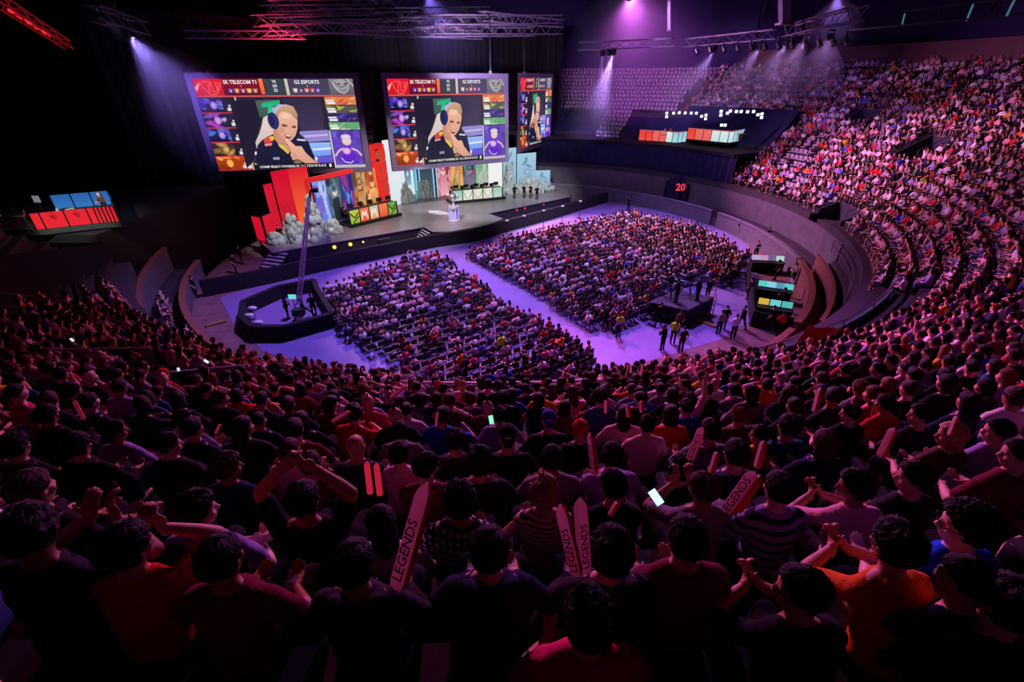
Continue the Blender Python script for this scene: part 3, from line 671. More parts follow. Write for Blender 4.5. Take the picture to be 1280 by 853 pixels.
# order each row of near people from the left frame edge for their labels
order = {}
for s in near: order.setdefault(s[3], []).append(s)
for k in order: order[k].sort(key=lambda s: s[5])
STICKERS = []
for k in sorted(order):
    for j, s in enumerate(order[k]):
        d, _, a, k_, R, px, py = s
        pose = random.choice(PW); sh = random.choice(SHW); hr = (random.choice(HW), random.choice(HCW))
        if px < 420 and py > 520: sh = random.choice(['black', 'black', 'charcoal', 'maroon', 'navy'])  # shade of the lower-left block put into darker shirt colours
        if pose in ('woman', 'woman_long'): hr = (random.choice(['long', 'bob', 'tail']), hr[1])
        m = sum(1 for q in order[k][:j]); jj = j+1
        side = 'left' if j < len(order[k])/2 else 'right'; cnt = j+1 if side == 'left' else len(order[k])-j
        lb = f"{hr[1]} {HWORD[hr[0]]}-haired spectator in {sh}, {PWORD[pose]}, {NTH[min(cnt-1,19)] if cnt > 1 else 'first'} from {side} edge, {NTH[k] if k else 'first'} row up"
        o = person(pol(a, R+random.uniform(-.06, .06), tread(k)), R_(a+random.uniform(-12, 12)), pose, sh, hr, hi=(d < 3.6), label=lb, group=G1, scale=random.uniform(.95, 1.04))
        if pose == 'stick' : STICKERS.append(o)
# ------------------------------------------------------------------ distant people: one crowd
def lowperson(pose, hair, nb=150, ns=110, nt=50, nh=60, base='nohand'):
    src = PO[pose]; out = []
    M = src['M']
    for me, n, part in ((src['body'] if nb > 300 else src['nohand'], nb, 0), (src['shirt'], ns, 1), (src['trousers'], nt, 2), (HAIRS[hair], nh, 3)):
        v, t = get(decim(me, n))
        if part == 3: Mn = np.array(M); v = v @ Mn[:3, :3].T+Mn[:3, 3]
        out.append((v, t, part))
    vs = np.concatenate([o[0] for o in out]); b = 0; fs = []
    for o in out: fs.append(o[1]+b); b += len(o[0])
    part = np.concatenate([np.full(len(o[0]), o[2]) for o in out]); return vs, np.concatenate(fs), part
LP = [lowperson(p, h) for p, h in (('rest', 'short'), ('rest_tee', 'messy'), ('forward', 'short'), ('woman', 'long'), ('left', 'short'), ('rest_tee', 'buzz'), ('chin', 'curly'), ('overhead', 'short'), ('rest', 'bob'), ('fold', 'bob'))]
MP = [lowperson(p, h, 420, 260, 120, 170) for p, h in (('rest', 'messy'), ('rest_tee', 'short'), ('forward', 'short'), ('woman', 'long'), ('left', 'short'), ('chin', 'curly'), ('mouth', 'short'), ('woman_long', 'bob'), ('stick', 'short'), ('right', 'messy'))]
class Bag:
    def __init__(s): s.v, s.f, s.c, s.n = [], [], [], 0
    def add(s, base, loc, rz, sc, cols):
        v, f, part = base; c, n = math.cos(rz), math.sin(rz)
        w = v*sc; x = w[:, 0]*c-w[:, 1]*n+loc[0]; y = w[:, 0]*n+w[:, 1]*c+loc[1]; s.v.append(np.stack([x, y, w[:, 2]+loc[2]], 1)); s.f.append(f+s.n); s.c.append(np.array(cols)[part]); s.n += len(v)
    def build(s, name, m, **k):
        me = npmesh(name, np.concatenate(s.v), np.concatenate(s.f), np.concatenate(s.c)); me.materials.append(m); return link(name, me, None, **k)
crowd = Bag(); SHC = {k: lin(v) for k, v in SCOL.items()}
SHF = ['black']*24+['charcoal']*12+['navy']*5+['grey']*12+['white']*20+['pale pink']*18+['lilac']*12+['maroon']*5+['red']*7+['magenta']*3+['orange', 'yellow', 'blue', 'blue', 'green', 'purple', 'purple']
def crowd_add(P, rz, d):
    b = (MP if d < 18 else LP)[RNG.integers(10)]
    crowd.add(b, P, rz+RNG.normal()*.22, RNG.uniform(.94, 1.05), [random.choice(SKINS), np.array(SHC[random.choice(SHF)])*RNG.uniform(.8, 1.15), SHC[random.choice(['charcoal', 'navy', 'black', 'denim blue'])], HCOL[random.choice(HCW)]])
for d, _, a, k, R, px, py in far: crowd_add(pol(a, R, tread(k)), R_(a), d)
# barrier-row people on the left and near right
for a0, a1, r, z in ((-62, -30, 25.75, 1.0), (-48, -38, 24.95, .55), (-28, 12, 25.8, .9)):
    a = a0
    while a < a1:
        a += 1.25
        if RNG.random() < .75: crowd_add(pol(a, r, z), R_(a), 25)
# ------------------------------------------------------------------ floor audience
ROWD = V(math.cos(R_(36)), math.sin(R_(36)), 0); FACE = V(-math.sin(R_(36)), math.cos(R_(36)), 0); FRZ = R_(36)
BL = [(402, 368), (470, 338), (520, 322), (552, 322), (622, 374), (676, 404), (748, 440), (735, 462), (640, 478), (540, 474), (470, 440), (425, 410)]
BR = [(580, 318), (650, 297), (690, 288), (785, 268), (870, 284), (936, 320), (915, 350), (893, 352), (880, 340), (815, 368), (815, 396), (790, 400), (735, 408), (704, 386), (640, 346)]
EMP = [(450, 428), (520, 395), (600, 385), (665, 408), (690, 440), (640, 478), (540, 474)]
def chair_mesh():
    mb = MB(); mb.box((0, 0, .45), (.42, .40, .05)); mb.box((0, -.20, .70), (.42, .04, .34))
    for x in (-.19, .19):
        mb.tube((x, .17, 0), (x, .15, .44), .012, n=5); mb.tube((x, -.24, 0), (x, -.19, .86), .012, n=5)
    return mb.mesh('folding_chair')
chair_me = chair_mesh(); chair_me.materials.append(plain('charcoal_chair_upholstery', (40, 36, 46), .5))
CH = []
for i in range(-60, 70):
    for j in range(-60, 60):
        P = ROWD*(i*.54)+FACE*(j*.86)+V(0, 38, 0); q = proj(P+V(0, 0, .6))
        if q is None: continue
        inL, inR = inpoly(q[0], q[1], BL), inpoly(q[0], q[1], BR)
        if not (inL or inR): continue
        e = .06
        if inL and inpoly(q[0], q[1], EMP): e = .62
        P = P+V(RNG.normal()*.04, RNG.normal()*.04, .012)
        if RNG.random() < e: CH.append((q[2], P))
        else: crowd_add(P, FRZ, q[2]); CH.append((q[2]+500, P))
crowd.build('seated_crowd', M_CROWD, label='dense seated crowd filling the arena floor blocks and the stands beyond the near rows', cat='crowd', kind='stuff')
CH.sort(key=lambda c: c[0])
nempty = [c for c in CH if c[0] < 500]
for d, P in nempty[:300]:
    link('folding_chair', chair_me, None, label='empty charcoal chair in the thinned-out lower half of the left floor block', cat='chair', group='empty chairs in the left floor block').location = P
    o = C.objects[-1]; o.rotation_euler.z = FRZ+RNG.normal()*.06
def stuffmesh(base, items, name, m, **kw):
    v0, f0 = get(base); vs, fs = [], []
    for i, (P, rz) in enumerate(items):
        c, s = math.cos(rz), math.sin(rz); vs.append(np.stack([v0[:, 0]*c-v0[:, 1]*s+P[0], v0[:, 0]*s+v0[:, 1]*c+P[1], v0[:, 2]+P[2]], 1)); fs.append(f0+i*len(v0))
    me = npmesh(name, np.concatenate(vs), np.concatenate(fs), smooth=False); me.materials.append(m); return link(name, me, None, **kw)
stuffmesh(chair_me, [(c[1], FRZ) for c in CH if c[0] >= 500]+[(c[1], FRZ) for c in nempty[300:]], 'occupied_chairs', chair_me.materials[0], label='charcoal chairs under the seated floor audience', cat='chairs', kind='stuff')
st = sorted([s for s in SEATS if s[1] == 's'])
for s in st[:300]:
    zone = 'far upper tier' if s[2] > RIGHT_EDGE else 'right-hand stand'
    o = link('tip_up_seat', seat_me, None, label='empty pale grey seat among the crowd of the '+zone, cat='seat', group='empty seats in the '+zone); o.location = pol(s[2], s[4], tread(s[3])); o.rotation_euler.z = R_(s[2])
if len(st) > 300: stuffmesh(seat_me, [(pol(s[2], s[4], tread(s[3])), R_(s[2])) for s in st[300:]], 'far_seats', M_SEAT, label='rows of empty grey seats across the far upper tier', cat='seats', kind='stuff')
print('COUNTS', len(near), len(far), len(CH), len(nempty), len(st))
# ------------------------------------------------------------------ hanging video screens
class Canvas:
    """flat coloured shapes in u (0..1 left to right), v (0..1 top to bottom)"""
    def __init__(s): s.v, s.f, s.c = [], [], []; s.l = 0
    def poly(s, pts, col, col2=None, keep=False):
        s.l += 1; b = len(s.v); cs = [lin(col)]*len(pts)
        if col2 is not None:
            vs = [p[1] for p in pts]; a, z = min(vs), max(vs); A, B = np.array(lin(col)), np.array(lin(col2)); cs = [A+(B-A)*((p[1]-a)/(z-a+1e-9)) for p in pts]
        for p, c in zip(pts, cs): s.v.append((p[0], p[1], s.l)); s.c.append(tuple(c))
        s.f.append(tuple(range(b, b+len(pts))))
    def rect(s, u0, v0, u1, v1, col, col2=None, sk=0): s.poly([(u0, v0), (u1, v0), (u1+sk, v1), (u0+sk, v1)], col, col2)
    def ell(s, u, v, ru, rv, col, edge=None, n=20, ang=0, clip=None):
        s.l += 1; b = len(s.v); s.v.append((u, v, s.l)); s.c.append(lin(col)); e = lin(edge or col)
        for i in range(n):
            t = 2*math.pi*i/n; x, y = ru*math.cos(t), rv*math.sin(t)*1.0; p = (u+x*math.cos(ang)-y*math.sin(ang)*.5625, v+y*math.cos(ang)+x*math.sin(ang)*1.78)
            if clip: p = (min(max(p[0], clip[0]), clip[2]), min(max(p[1], clip[1]), clip[3]))
            s.v.append((p[0], p[1], s.l)); s.c.append(e)
        s.f += [(b, b+1+i, b+1+(i+1) % n) for i in range(n)]
    def line(s, pts, w, col, asp=1.78):
        for a, b in zip(pts, pts[1:]):
            dx, dy = (b[0]-a[0])*asp, b[1]-a[1]; L = math.hypot(dx, dy)+1e-9; nx, ny = -dy/L*w, dx/L*w
            s.poly([(a[0]+nx/asp, a[1]+ny), (b[0]+nx/asp, b[1]+ny), (b[0]-nx/asp, b[1]-ny), (a[0]-nx/asp, a[1]-ny)], col)
    def text(s, body, u, v, size, col, asp=1.78, space=1.0, bold=.02, align='CENTER', ang=0):
        s.l += 1; mb = MB(); textmesh(mb, body, Matrix.Identity(4), 1, align=align, space=space, bold=bold); b = len(s.v); ca, sa = math.cos(ang), math.sin(ang)
        for p in mb.v: x, y = p[0]*size, -p[1]*size; s.v.append((u+(x*ca-y*sa)/asp, v+x*sa+y*ca, s.l)); s.c.append(lin(col))
        s.f += [tuple(b+i for i in f) for f in mb.f]
    def art(s, box, base, cols, n, seed, big=.3):
        rs = random.Random(seed); u0, v0, u1, v1 = box; s.rect(u0, v0, u1, v1, base[0], base[1])
        for i in range(n):
            c = rs.choice(cols); c2 = tuple(int((c[j]+base[0][j])/2) for j in range(3)); f = 1-.6*i/n
            s.ell(rs.uniform(u0, u1), rs.uniform(v0, v1), (u1-u0)*big*rs.uniform(.2, .9)*f, (v1-v0)*big*rs.uniform(.2, .9)*f, c, c2, 12, rs.uniform(-.7, .7), box)
    def mesh(s, name, TL, TR, BR, BL, nrm, step=.0006):
        TL, TR, BR, BL = map(Vector, (TL, TR, BR, BL)); vs = [TL+(TR-TL)*u+(BL-TL)*v+nrm*(l*step+.01) for u, v, l in s.v]
        me = bpy.data.meshes.new(name); me.from_pydata(vs, [], s.f); at = me.color_attributes.new('Col', 'FLOAT_COLOR', 'POINT'); at.data.foreach_set('color', np.array([(*c, 1) for c in s.c], dtype=np.float32).ravel()); me.update(); return me
M_LED = mat('led_picture', src='attr', rough=.5, emit='col', es=1.0, spec=.0)
M_LEDX = mat('backlit_print', src='attr', rough=.6, emit='col', es=.95, spec=.0)
for m in (M_LED, M_LEDX):
    b_ = m.node_tree.nodes['Principled BSDF']
    for l_ in list(b_.inputs['Base Color'].links): m.node_tree.links.remove(l_)
    b_.inputs['Base Color'].default_value = (.01, .01, .01, 1)
z14 = 14.45; z57 = 5.75
QL = [V(-28.9, 46.5, z14), V(-14.3, 48.9, z14), V(-14.3, 48.9, z57), V(-28.9, 46.5, z57)]
def scrpoint(cx, cy):                                 # crop position -> photo -> plane of the left screen -> (u, v)
    px, py = 220+cx*.2031, 80+cy*.2031; r = V(*ray(px, py)); O = V(0, 0, CAMZ); X = QL[1]-QL[0]; Y = QL[3]-QL[0]; n = X.cross(Y); t = (QL[0]-O).dot(n)/r.dot(n); P = O+r*t-QL[0]
    return (P.dot(X)/X.dot(X), P.dot(Y)/Y.dot(Y))
u0_, v0_ = scrpoint(85, 108); u1_, v1_ = scrpoint(1160, 645); fr = (.035, .055)
def S(pts):                                           # to picture coordinates inside the frame
    out = []
    for x, y in pts:
        u, v = scrpoint(x, y); out.append(((u-fr[0])/(1-2*fr[0]), (v-fr[1])/(1-2*fr[1])))
    return out
cv = Canvas(); cv.rect(0, 0, 1, 1, (46, 36, 58), (40, 32, 50))
cv.rect(0, 0, .17, .17, (235, 24, 48), (205, 25, 45)); cv.rect(.17, 0, .42, .17, (150, 20, 48), (95, 16, 42)); cv.rect(.40, .0, .425, .16, (255, 125, 70), (240, 90, 60))
cv.rect(.43, .0, .56, .17, (58, 64, 76)); cv.rect(.56, 0, .58, .17, (205, 195, 175)); cv.rect(.585, 0, .84, .17, (72, 66, 92)); cv.rect(.84, 0, 1, .17, (125, 122, 132), (95, 92, 104))
cv.line([(.04, .03), (.055, .1), (.085, .16), (.12, .16), (.15, .1), (.165, .03)], .006, (255, 95, 80)); cv.line([(.055, .03), (.10, .03), (.10, .06), (.085, .06), (.085, .14)], .007, (255, 90, 80)); cv.line([(.105, .03), (.105, .13), (.125, .13)], .006, (255, 90, 80)); cv.line([(.13, .03), (.135, .12), (.15, .03)], .006, (255, 90, 80)); cv.poly([(.0, .09), (.035, .04), (.035, .06), (.01, .13)], (255, 170, 165))
cv.poly([(.87, .015), (.93, .005), (.975, .05), (.965, .12), (.93, .165), (.89, .13), (.865, .07)], (165, 160, 166)); cv.line([(.875, .03), (.90, .08), (.925, .09), (.95, .07), (.965, .03)], .005, (88, 84, 96)); cv.line([(.895, .05), (.915, .06)], .007, (60, 56, 66)); cv.line([(.935, .06), (.955, .045)], .007, (60, 56, 66)); cv.line([(.90, .11), (.925, .13), (.95, .105)], .005, (90, 86, 96)); cv.line([(.86, .02), (.875, .09), (.91, .15)], .004, (205, 200, 205)); cv.line([(.96, 0), (1, .08)], .008, (190, 186, 190))
cv.text('SK TELECOM T1', .285, .036, .052, (245, 235, 240)); cv.text('1', .285, .078, .03, (235, 200, 210)); cv.text('G2 ESPORTS', .70, .036, .052, (240, 238, 245)); cv.text('1', .70, .078, .03, (240, 238, 245))
cv.text('VS', .495, .03, .04, (240, 240, 240)); cv.text('5/5', .495, .075, .04, (240, 240, 240)); cv.text('23', .495, .12, .045, (240, 240, 240))
for i, c in enumerate([(120, 60, 200), (230, 140, 70), (200, 70, 150), (240, 190, 70), (200, 120, 110)]): cv.rect(.20+.038*i, .10, .23+.038*i, .155, c, (60, 30, 60)); cv.ell(.215+.038*i, .125, .009, .018, (245, 225, 205), c)
for i, c in enumerate([(225, 215, 190), (90, 70, 95), (230, 120, 130), (220, 60, 90), (110, 60, 230)]): cv.rect(.605+.036*i, .10, .633+.036*i, .15, c, (90, 60, 100)); cv.ell(.62+.036*i, .122, .009, .018, (245, 225, 215), c)
cv.rect(0, .172, 1, .186, (235, 95, 90), (210, 80, 85)); cv.rect(0, .186, .17, .196, (90, 25, 40))
TILES = [((40, 28, 90), [(110, 70, 240), (60, 50, 190), (150, 130, 255), (90, 180, 255), (30, 20, 70)]), ((60, 40, 95), [(180, 90, 240), (120, 110, 220), (200, 180, 255), (210, 60, 210), (30, 22, 45)]), ((45, 32, 95), [(90, 80, 230), (140, 110, 240), (60, 150, 240), (40, 30, 90)]), ((60, 40, 30), [(150, 110, 60), (90, 60, 35), (210, 160, 90), (50, 40, 30)]), ((190, 70, 25), [(255, 160, 60), (255, 210, 120), (230, 90, 30), (160, 50, 20)])]
for i, (b, cs) in enumerate(TILES):
    v = .197+i*.161; cv.art((.0, v, .225, v+.150), (b, tuple(int(x*.6) for x in b)), cs, 12, 40+i, .42)
    if i < 4: cv.rect(.14, v, .225, v+.15, (40, 32, 52))
    cv.ell(.085, v+.075, .022, .045, (225, 190, 190) if i < 3 else (240, 190, 110), cs[0]); cv.rect(0, v+.150, .225, v+.161, (215, 50, 70))
    cv.rect(.175, v+.07, .220, v+.092, (205, 200, 212)); cv.rect(.165, v+.10, .222, v+.135, (225, 220, 226))
cv.rect(.225, .186, .235, 1, (205, 190, 160)); cv.rect(.235, .186, .785, 1, (44, 38, 60), (54, 46, 66))
RT = [((225, 130, 70), [(240, 190, 130), (200, 60, 90), (240, 150, 100), (160, 40, 70)]), ((90, 84, 84), [(200, 220, 60), (240, 150, 30), (220, 230, 90), (120, 190, 60)]), ((50, 44, 100), [(60, 70, 180), (90, 70, 200), (200, 80, 120), (40, 40, 110)]), ((100, 165, 115), [(130, 200, 150), (215, 215, 190), (80, 140, 100), (220, 200, 190)])]
for i, (b, cs) in enumerate(RT):
    v = .19+i*.093; cv.art((.795, v, 1, v+.085), (b, b), cs, 9, 60+i, .3); cv.rect(.80, v+.03, .855, v+.048, (235, 232, 230)); cv.rect(.805, v+.055, .86, v+.078, (240, 238, 236)); cv.rect(.795, v+.085, 1, v+.093, (60, 50, 70))
cv.rect(.785, .56, .795, 1, (210, 205, 215)); cv.art((.797, .565, .993, .965), ((100, 80, 190), (90, 50, 170)), [(130, 100, 220), (110, 60, 200), (80, 50, 160)], 14, 77, .3)
cv.ell(.895, .68, .032, .055, (240, 215, 205), (225, 190, 195)); cv.ell(.893, .635, .035, .03, (235, 225, 235), (200, 190, 220)); cv.poly([(.87, .74), (.92, .74), (.945, .86), (.93, .95), (.86, .95), (.845, .86)], (110, 40, 215), (90, 30, 190)); cv.ell(.885, .80, .028, .04, (235, 200, 225), (205, 150, 215)); cv.line([(.84, .88), (.86, .93), (.9, .945), (.92, .92)], .006, (225, 190, 240)); cv.line([(.80, .86), (.835, .79), (.87, .77)], .012, (225, 175, 200)); cv.line([(.985, .86), (.96, .80), (.92, .77)], .012, (225, 175, 200)); cv.rect(.797, .965, 1, 1, (190, 185, 190))
# the player in the middle of the picture
def cp(pts, col, col2=None): cv.poly(S(pts), col, col2)
def ce(x, y, rx, ry, col, edge=None, ang=0, n=24): (u, v), (u2, _), (_, v2) = S([(x, y), (x+rx, y), (x, y+ry)]); cv.ell(u, v, abs(u2-u), abs(v2-v), col, edge, n, ang)
cp([(330, 225), (490, 222), (530, 320), (500, 440), (480, 600), (440, 640)], (36, 30, 52)); cp([(490, 225), (640, 220), (650, 300), (520, 330)], (84, 100, 96), (60, 90, 80)); cp([(530, 240), (640, 222), (640, 250), (600, 258), (600, 300), (570, 305), (570, 262), (530, 268)], (20, 170, 115), (60, 205, 160)); cp([(650, 215), (890, 210), (915, 405), (760, 410)], (52, 44, 72), (66, 54, 86))
cp([(750, 415), (935, 405), (950, 470), (820, 480)], (150, 135, 205)); cp([(820, 485), (950, 480), (960, 560), (850, 570)], (150, 190, 250), (120, 150, 240)); cp([(850, 572), (965, 565), (972, 632), (890, 632)], (110, 90, 220), (90, 60, 190)); cp([(790, 440), (935, 430), (936, 440), (795, 450)], (200, 190, 235)); cp([(840, 520), (955, 512), (956, 524), (845, 532)], (215, 235, 255))
cp([(540, 330), (575, 312), (600, 330), (625, 420), (560, 450), (520, 480), (500, 520), (492, 480), (515, 430), (530, 380)], (232, 214, 205), (205, 185, 180))
cp([(500, 640), (495, 560), (505, 500), (535, 465), (600, 430), (640, 425), (700, 440), (780, 458), (820, 490), (850, 560), (895, 620), (880, 640)], (34, 34, 66), (26, 26, 50))
cp([(600, 430), (628, 420), (670, 490), (730, 520), (690, 548), (640, 510)], (225, 170, 145), (200, 140, 115)); cp([(596, 428), (612, 424), (668, 508), (700, 545), (690, 552), (640, 505)], (225, 200, 60))
cp([(540, 462), (590, 440), (606, 470), (580, 486), (548, 485)], (225, 70, 60)); cp([(575, 450), (600, 442), (608, 462), (586, 470)], (240, 200, 60)); cp([(548, 490), (596, 486), (592, 500), (552, 506)], (230, 140, 150)); cp([(488, 540), (500, 538), (500, 556), (490, 560)], (230, 230, 240)); cp([(600, 574), (640, 572), (640, 588), (602, 588)], (150, 150, 190)); cp([(745, 460), (800, 464), (800, 474), (750, 470)], (210, 215, 235)); cp([(855, 570), (875, 575), (872, 598), (858, 590)], (215, 220, 240))
ce(650, 440, 48, 60, (215, 155, 130), (195, 135, 110))
cp([(622, 330), (630, 280), (680, 262), (735, 290), (750, 350), (750, 400), (738, 440), (715, 468), (690, 470), (650, 445), (628, 400)], (238, 185, 160), (222, 160, 135))
cp([(600, 290), (625, 255), (680, 248), (725, 262), (750, 310), (748, 345), (725, 322), (690, 300), (650, 290), (632, 315), (628, 350), (612, 340)], (205, 170, 130), (170, 130, 95))
cp([(595, 275), (640, 248), (680, 250), (640, 268), (618, 300), (604, 305)], (190, 175, 225)); ce(602, 350, 34, 52, (58, 66, 150), (34, 36, 84)); ce(596, 348, 16, 30, (40, 44, 100), (30, 30, 70))
ce(680, 318, 38, 22, (250, 205, 180), (238, 186, 160)); ce(652, 405, 20, 30, (212, 148, 122), (226, 166, 142)); ce(705, 408, 22, 18, (246, 192, 168), (230, 172, 148)); ce(668, 374, 20, 10, (180, 120, 100), (222, 162, 138)); ce(729, 382, 14, 10, (180, 120, 100), (222, 162, 138))
cp([(655, 372), (688, 376), (688, 386), (658, 384)], (95, 60, 55)); cp([(716, 380), (742, 384), (740, 394), (718, 392)], (95, 60, 55)); cp([(700, 380), (712, 385), (716, 422), (698, 422)], (225, 165, 140)); cp([(672, 432), (712, 440), (706, 458), (680, 456)], (120, 45, 50)); cp([(678, 434), (708, 440), (704, 447), (682, 444)], (235, 225, 220)); cp([(690, 458), (716, 452), (700, 470)], (205, 145, 120))
cp([(752, 370), (762, 372), (764, 420), (748, 450), (735, 462), (732, 455), (748, 430)], (30, 30, 60))
cp([(672, 462), (690, 458), (740, 505), (775, 505), (800, 545), (850, 590), (895, 612), (905, 632), (860, 628), (800, 610), (755, 585), (722, 590), (708, 560), (710, 520), (685, 490)], (240, 185, 160), (215, 150, 125)); cv.line(S([(712, 545), (745, 560)]), .004, (180, 115, 95)); cv.line(S([(718, 565), (748, 575)]), .004, (180, 115, 95)); ce(752, 602, 26, 12, (165, 135, 75), (110, 90, 60)); cp([(488, 610), (540, 628), (640, 632), (486, 640)], (215, 185, 140))
cv.rect(.235, .935, .785, 1, (30, 26, 38)); cv.text('CHAMP SELECT POWERED BY', .41, .967, .036, (235, 232, 238)); cv.text('ALIENWARE', .64, .966, .040, (240, 238, 242), space=1.5); cv.ell(.755, .966, .008, .022, (240, 238, 242))
# tidy frames; three screens with the same picture
M_FRAME = plain('dusky_screen_frame', (96, 84, 116), .55)
def screen(nm, Q, label):
    c = (Q[0]+Q[2])/2; t = thing(nm, label, 'screen', c, 'hanging video screens')
    X = (Q[1]-Q[0]).normalized(); Yd = V(0, 0, -1); n = X.cross(V(0, 0, 1)); n = n if n.y < 0 else -n; W = (Q[1]-Q[0]).length; Hh = (Q[3]-Q[0]).length
    mb = MB(); q = Matrix((X, -n, V(0, 0, 1))).transposed().to_4x4()
    mb.box(None, (W, .25, Hh), 0, 0, Matrix.Translation(c-n*.22) @ q); mb.build('back_panel', M_BLACKM, t)
    mb = MB(); fw, fh = W*fr[0], Hh*fr[1]
    for o, sz in ((V(0, 0, Hh/2-fh/2), (W, .22, fh)), (V(0, 0, -Hh/2+fh/2), (W, .22, fh))): mb.box(None, sz, 0, 0, Matrix.Translation(c+o+n*.02) @ q)
    for s in (-1, 1): mb.box(None, (fw, .22, Hh-2*fh), 0, 0, Matrix.Translation(c+X*s*(W/2-fw/2)+n*.02) @ q)
    mb.build('frame', M_FRAME, t)
    P = lambda u, v: Q[0]+(Q[1]-Q[0])*(fr[0]+u*(1-2*fr[0]))+(Q[3]-Q[0])*(fr[1]+v*(1-2*fr[1]))-c
    me = cv.mesh('picture', P(0, 0), P(1, 0), P(1, 1), P(0, 1), n); me.materials.append(M_LED)
    o = bpy.data.objects.new('picture', me); C.objects.link(o); o.parent = t
    for s in (-.35, .35):
        mb = MB(); p = c+X*s*W; mb.tube((p.x, p.y, z14), (p.x, p.y, 19.5), .035, n=6); mb.box((p.x, p.y, z14+.12), (.3, .3, .25)); mb.build('hanging_cable', M_BLACKM, t)
screen('video_screen', QL, 'large tilted-looking hanging screen above the red stage side, player in a headset')
screen('video_screen', [V(-12.2, 49.0, z14), V(-.45, 55.3, z14), V(-.45, 55.3, z57), V(-12.2, 49.0, z57)], 'middle hanging screen over the centre of the stage, player in a headset')
screen('video_screen', [V(.75, 61.5, z14+.1), V(5.4, 70.4, z14+.1), V(5.4, 70.4, z57+.1), V(.75, 61.5, z57+.1)], 'narrow-looking hanging screen right of the middle one, seen nearly edge-on')
# speaker arrays hanging between the screens
for (px, y0, y1, lab) in ((461, 95, 180, 'tall black loudspeaker array hanging between the wide left and the middle screen'), (640, 95, 165, 'tall black loudspeaker array hanging between the middle and the edge-on screen')):
    Y = 52 if px < 500 else 62; a = UY(px, y0, Y); b = UY(px, y1, Y); t = thing('line_array_speaker', lab, 'loudspeaker', a); n = 10
    for i in range(n):
        f = i/(n-1); p = a.lerp(b, f); mb = MB(); mb.box(p+V(0, -.5*f*f, 0), (1.15, .8, (a.z-b.z)/n*.92), .3); mb.build('cabinet', M_BLACKM, t)
# ------------------------------------------------------------------ the stage
SZ = 1.2
def zt(P, py): v = (426.5-py)/FPX; return CAMZ+P.y*(-SP+v*CP)/(CP+v*SP)
def G(px, py, z=SZ): return U(px, py, z)
st_px = [(341, 316), (530, 284), (541, 290), (562, 290), (608, 282), (628, 273.5), (610, 267), (713, 246), (706, 226), (640, 222), (560, 222), (480, 225), (400, 250), (322, 300)]
stp = [G(*p) for p in st_px]
t = thing('stage', 'large dark grey show stage with a thrust in the middle under the hanging screens', 'stage', (G(560, 265).x, G(560, 265).y, 0))
M_STAGE = plain('grey_stage_deck', (118, 108, 116), .35, vary=.12, vscale=.6, spec=.6); M_DARKP = plain('dark_fascia', (30, 24, 44), .6)
mb = MB(); mb.prism([(p.x, p.y) for p in stp], SZ-.08, SZ); deck_ = mb.build('deck', M_STAGE, t)
mb = MB(); ins = sum(stp, V(0, 0, 0))/len(stp); mb.prism([tuple((p+(ins-p).normalized()*.12)[:2]) for p in stp], 0, SZ-.08); mb.build('fascia', M_DARKP, t)
mb = MB()
for a, b in zip(stp[:8], stp[1:8]): mb.beam(a+V(0, 0, .0), b+V(0, 0, .0), .07, .05)
mb.build('edge_strip', plain('edge_strip_metal', (128, 110, 150), .4), deck_)
for px, py in ((417.8, 308), (437.7, 304.6), (453, 301.2), (471.6, 297.3), (486, 294.4)):
    p = G(px, py, .75); mb = MB(); mb.ell(p+V(.1, -.25, 0), .16); mb.build('yellow_lamp', lit('amber_lamp', (255, 190, 40), 2.2), t)
for px, py in ((645, 262), (655, 260), (667, 257), (678, 255)):
    p = G(px, py, .9); mb = MB(); mb.ell(p+V(.1, -.25, 0), .11); mb.build('red_lamp', lit('red_lamp', (255, 50, 60), 1.2), t)
def stairs(px0, px1, lab):                            # from the deck down to the floor
    a = G(*px0); b = U(px1[0], px1[1], 0); d = b-a; d.z = 0; s = d.normalized().cross(V(0, 0, 1)); t = thing('stage_steps', lab, 'steps', (b.x, b.y, 0))
    for i in range(5):
        p = a+d*((i+.5)/5); z = SZ*(1-(i+1)/6); mb = MB(); mb.box((p.x, p.y, z), (d.length/5, 1.9, .06), math.atan2(d.y, d.x)); mb.build('tread', plain('step_edge_metal', (150, 140, 165), .4), t)
    for k in (-1, 1): mb = MB(); mb.beam(a+s*.95*k-V(0, 0, .1), b+s*.95*k+V(0, 0, .08), .05, .14); mb.build('stringer', M_BLACKM, t)
stairs((533, 287), (524, 304), 'short metal steps down from the stage left of the thrust'); stairs((350, 313), (336, 338), 'short metal steps at the red end of the stage')
# black barriers round the stage pit
def barrier(pts, h0, th, lab, nm='crowd_barrier', base=0.0):
    t = thing(nm, lab, 'barrier', (pts[0].x, pts[0].y, 0))
    for a, b in zip(pts, pts[1:]): mb = MB(); mb.slab(a, b, base, h0, th); mb.build('panel', M_BLACK, t)
    return t
barrier([U(255, 371, 0), U(340, 354, 0), U(430, 333, 0), U(545, 309, 0), U(590, 303, 0), U(622, 293, 0), U(690, 274, 0), U(758, 253, 0)], 1.25, .3, 'long low black-draped barrier between the stage and the floor audience')
mb = MB(); pit = [U(430, 331, .02), U(545, 307, .02), U(622, 291, .02), U(758, 252, .02)]
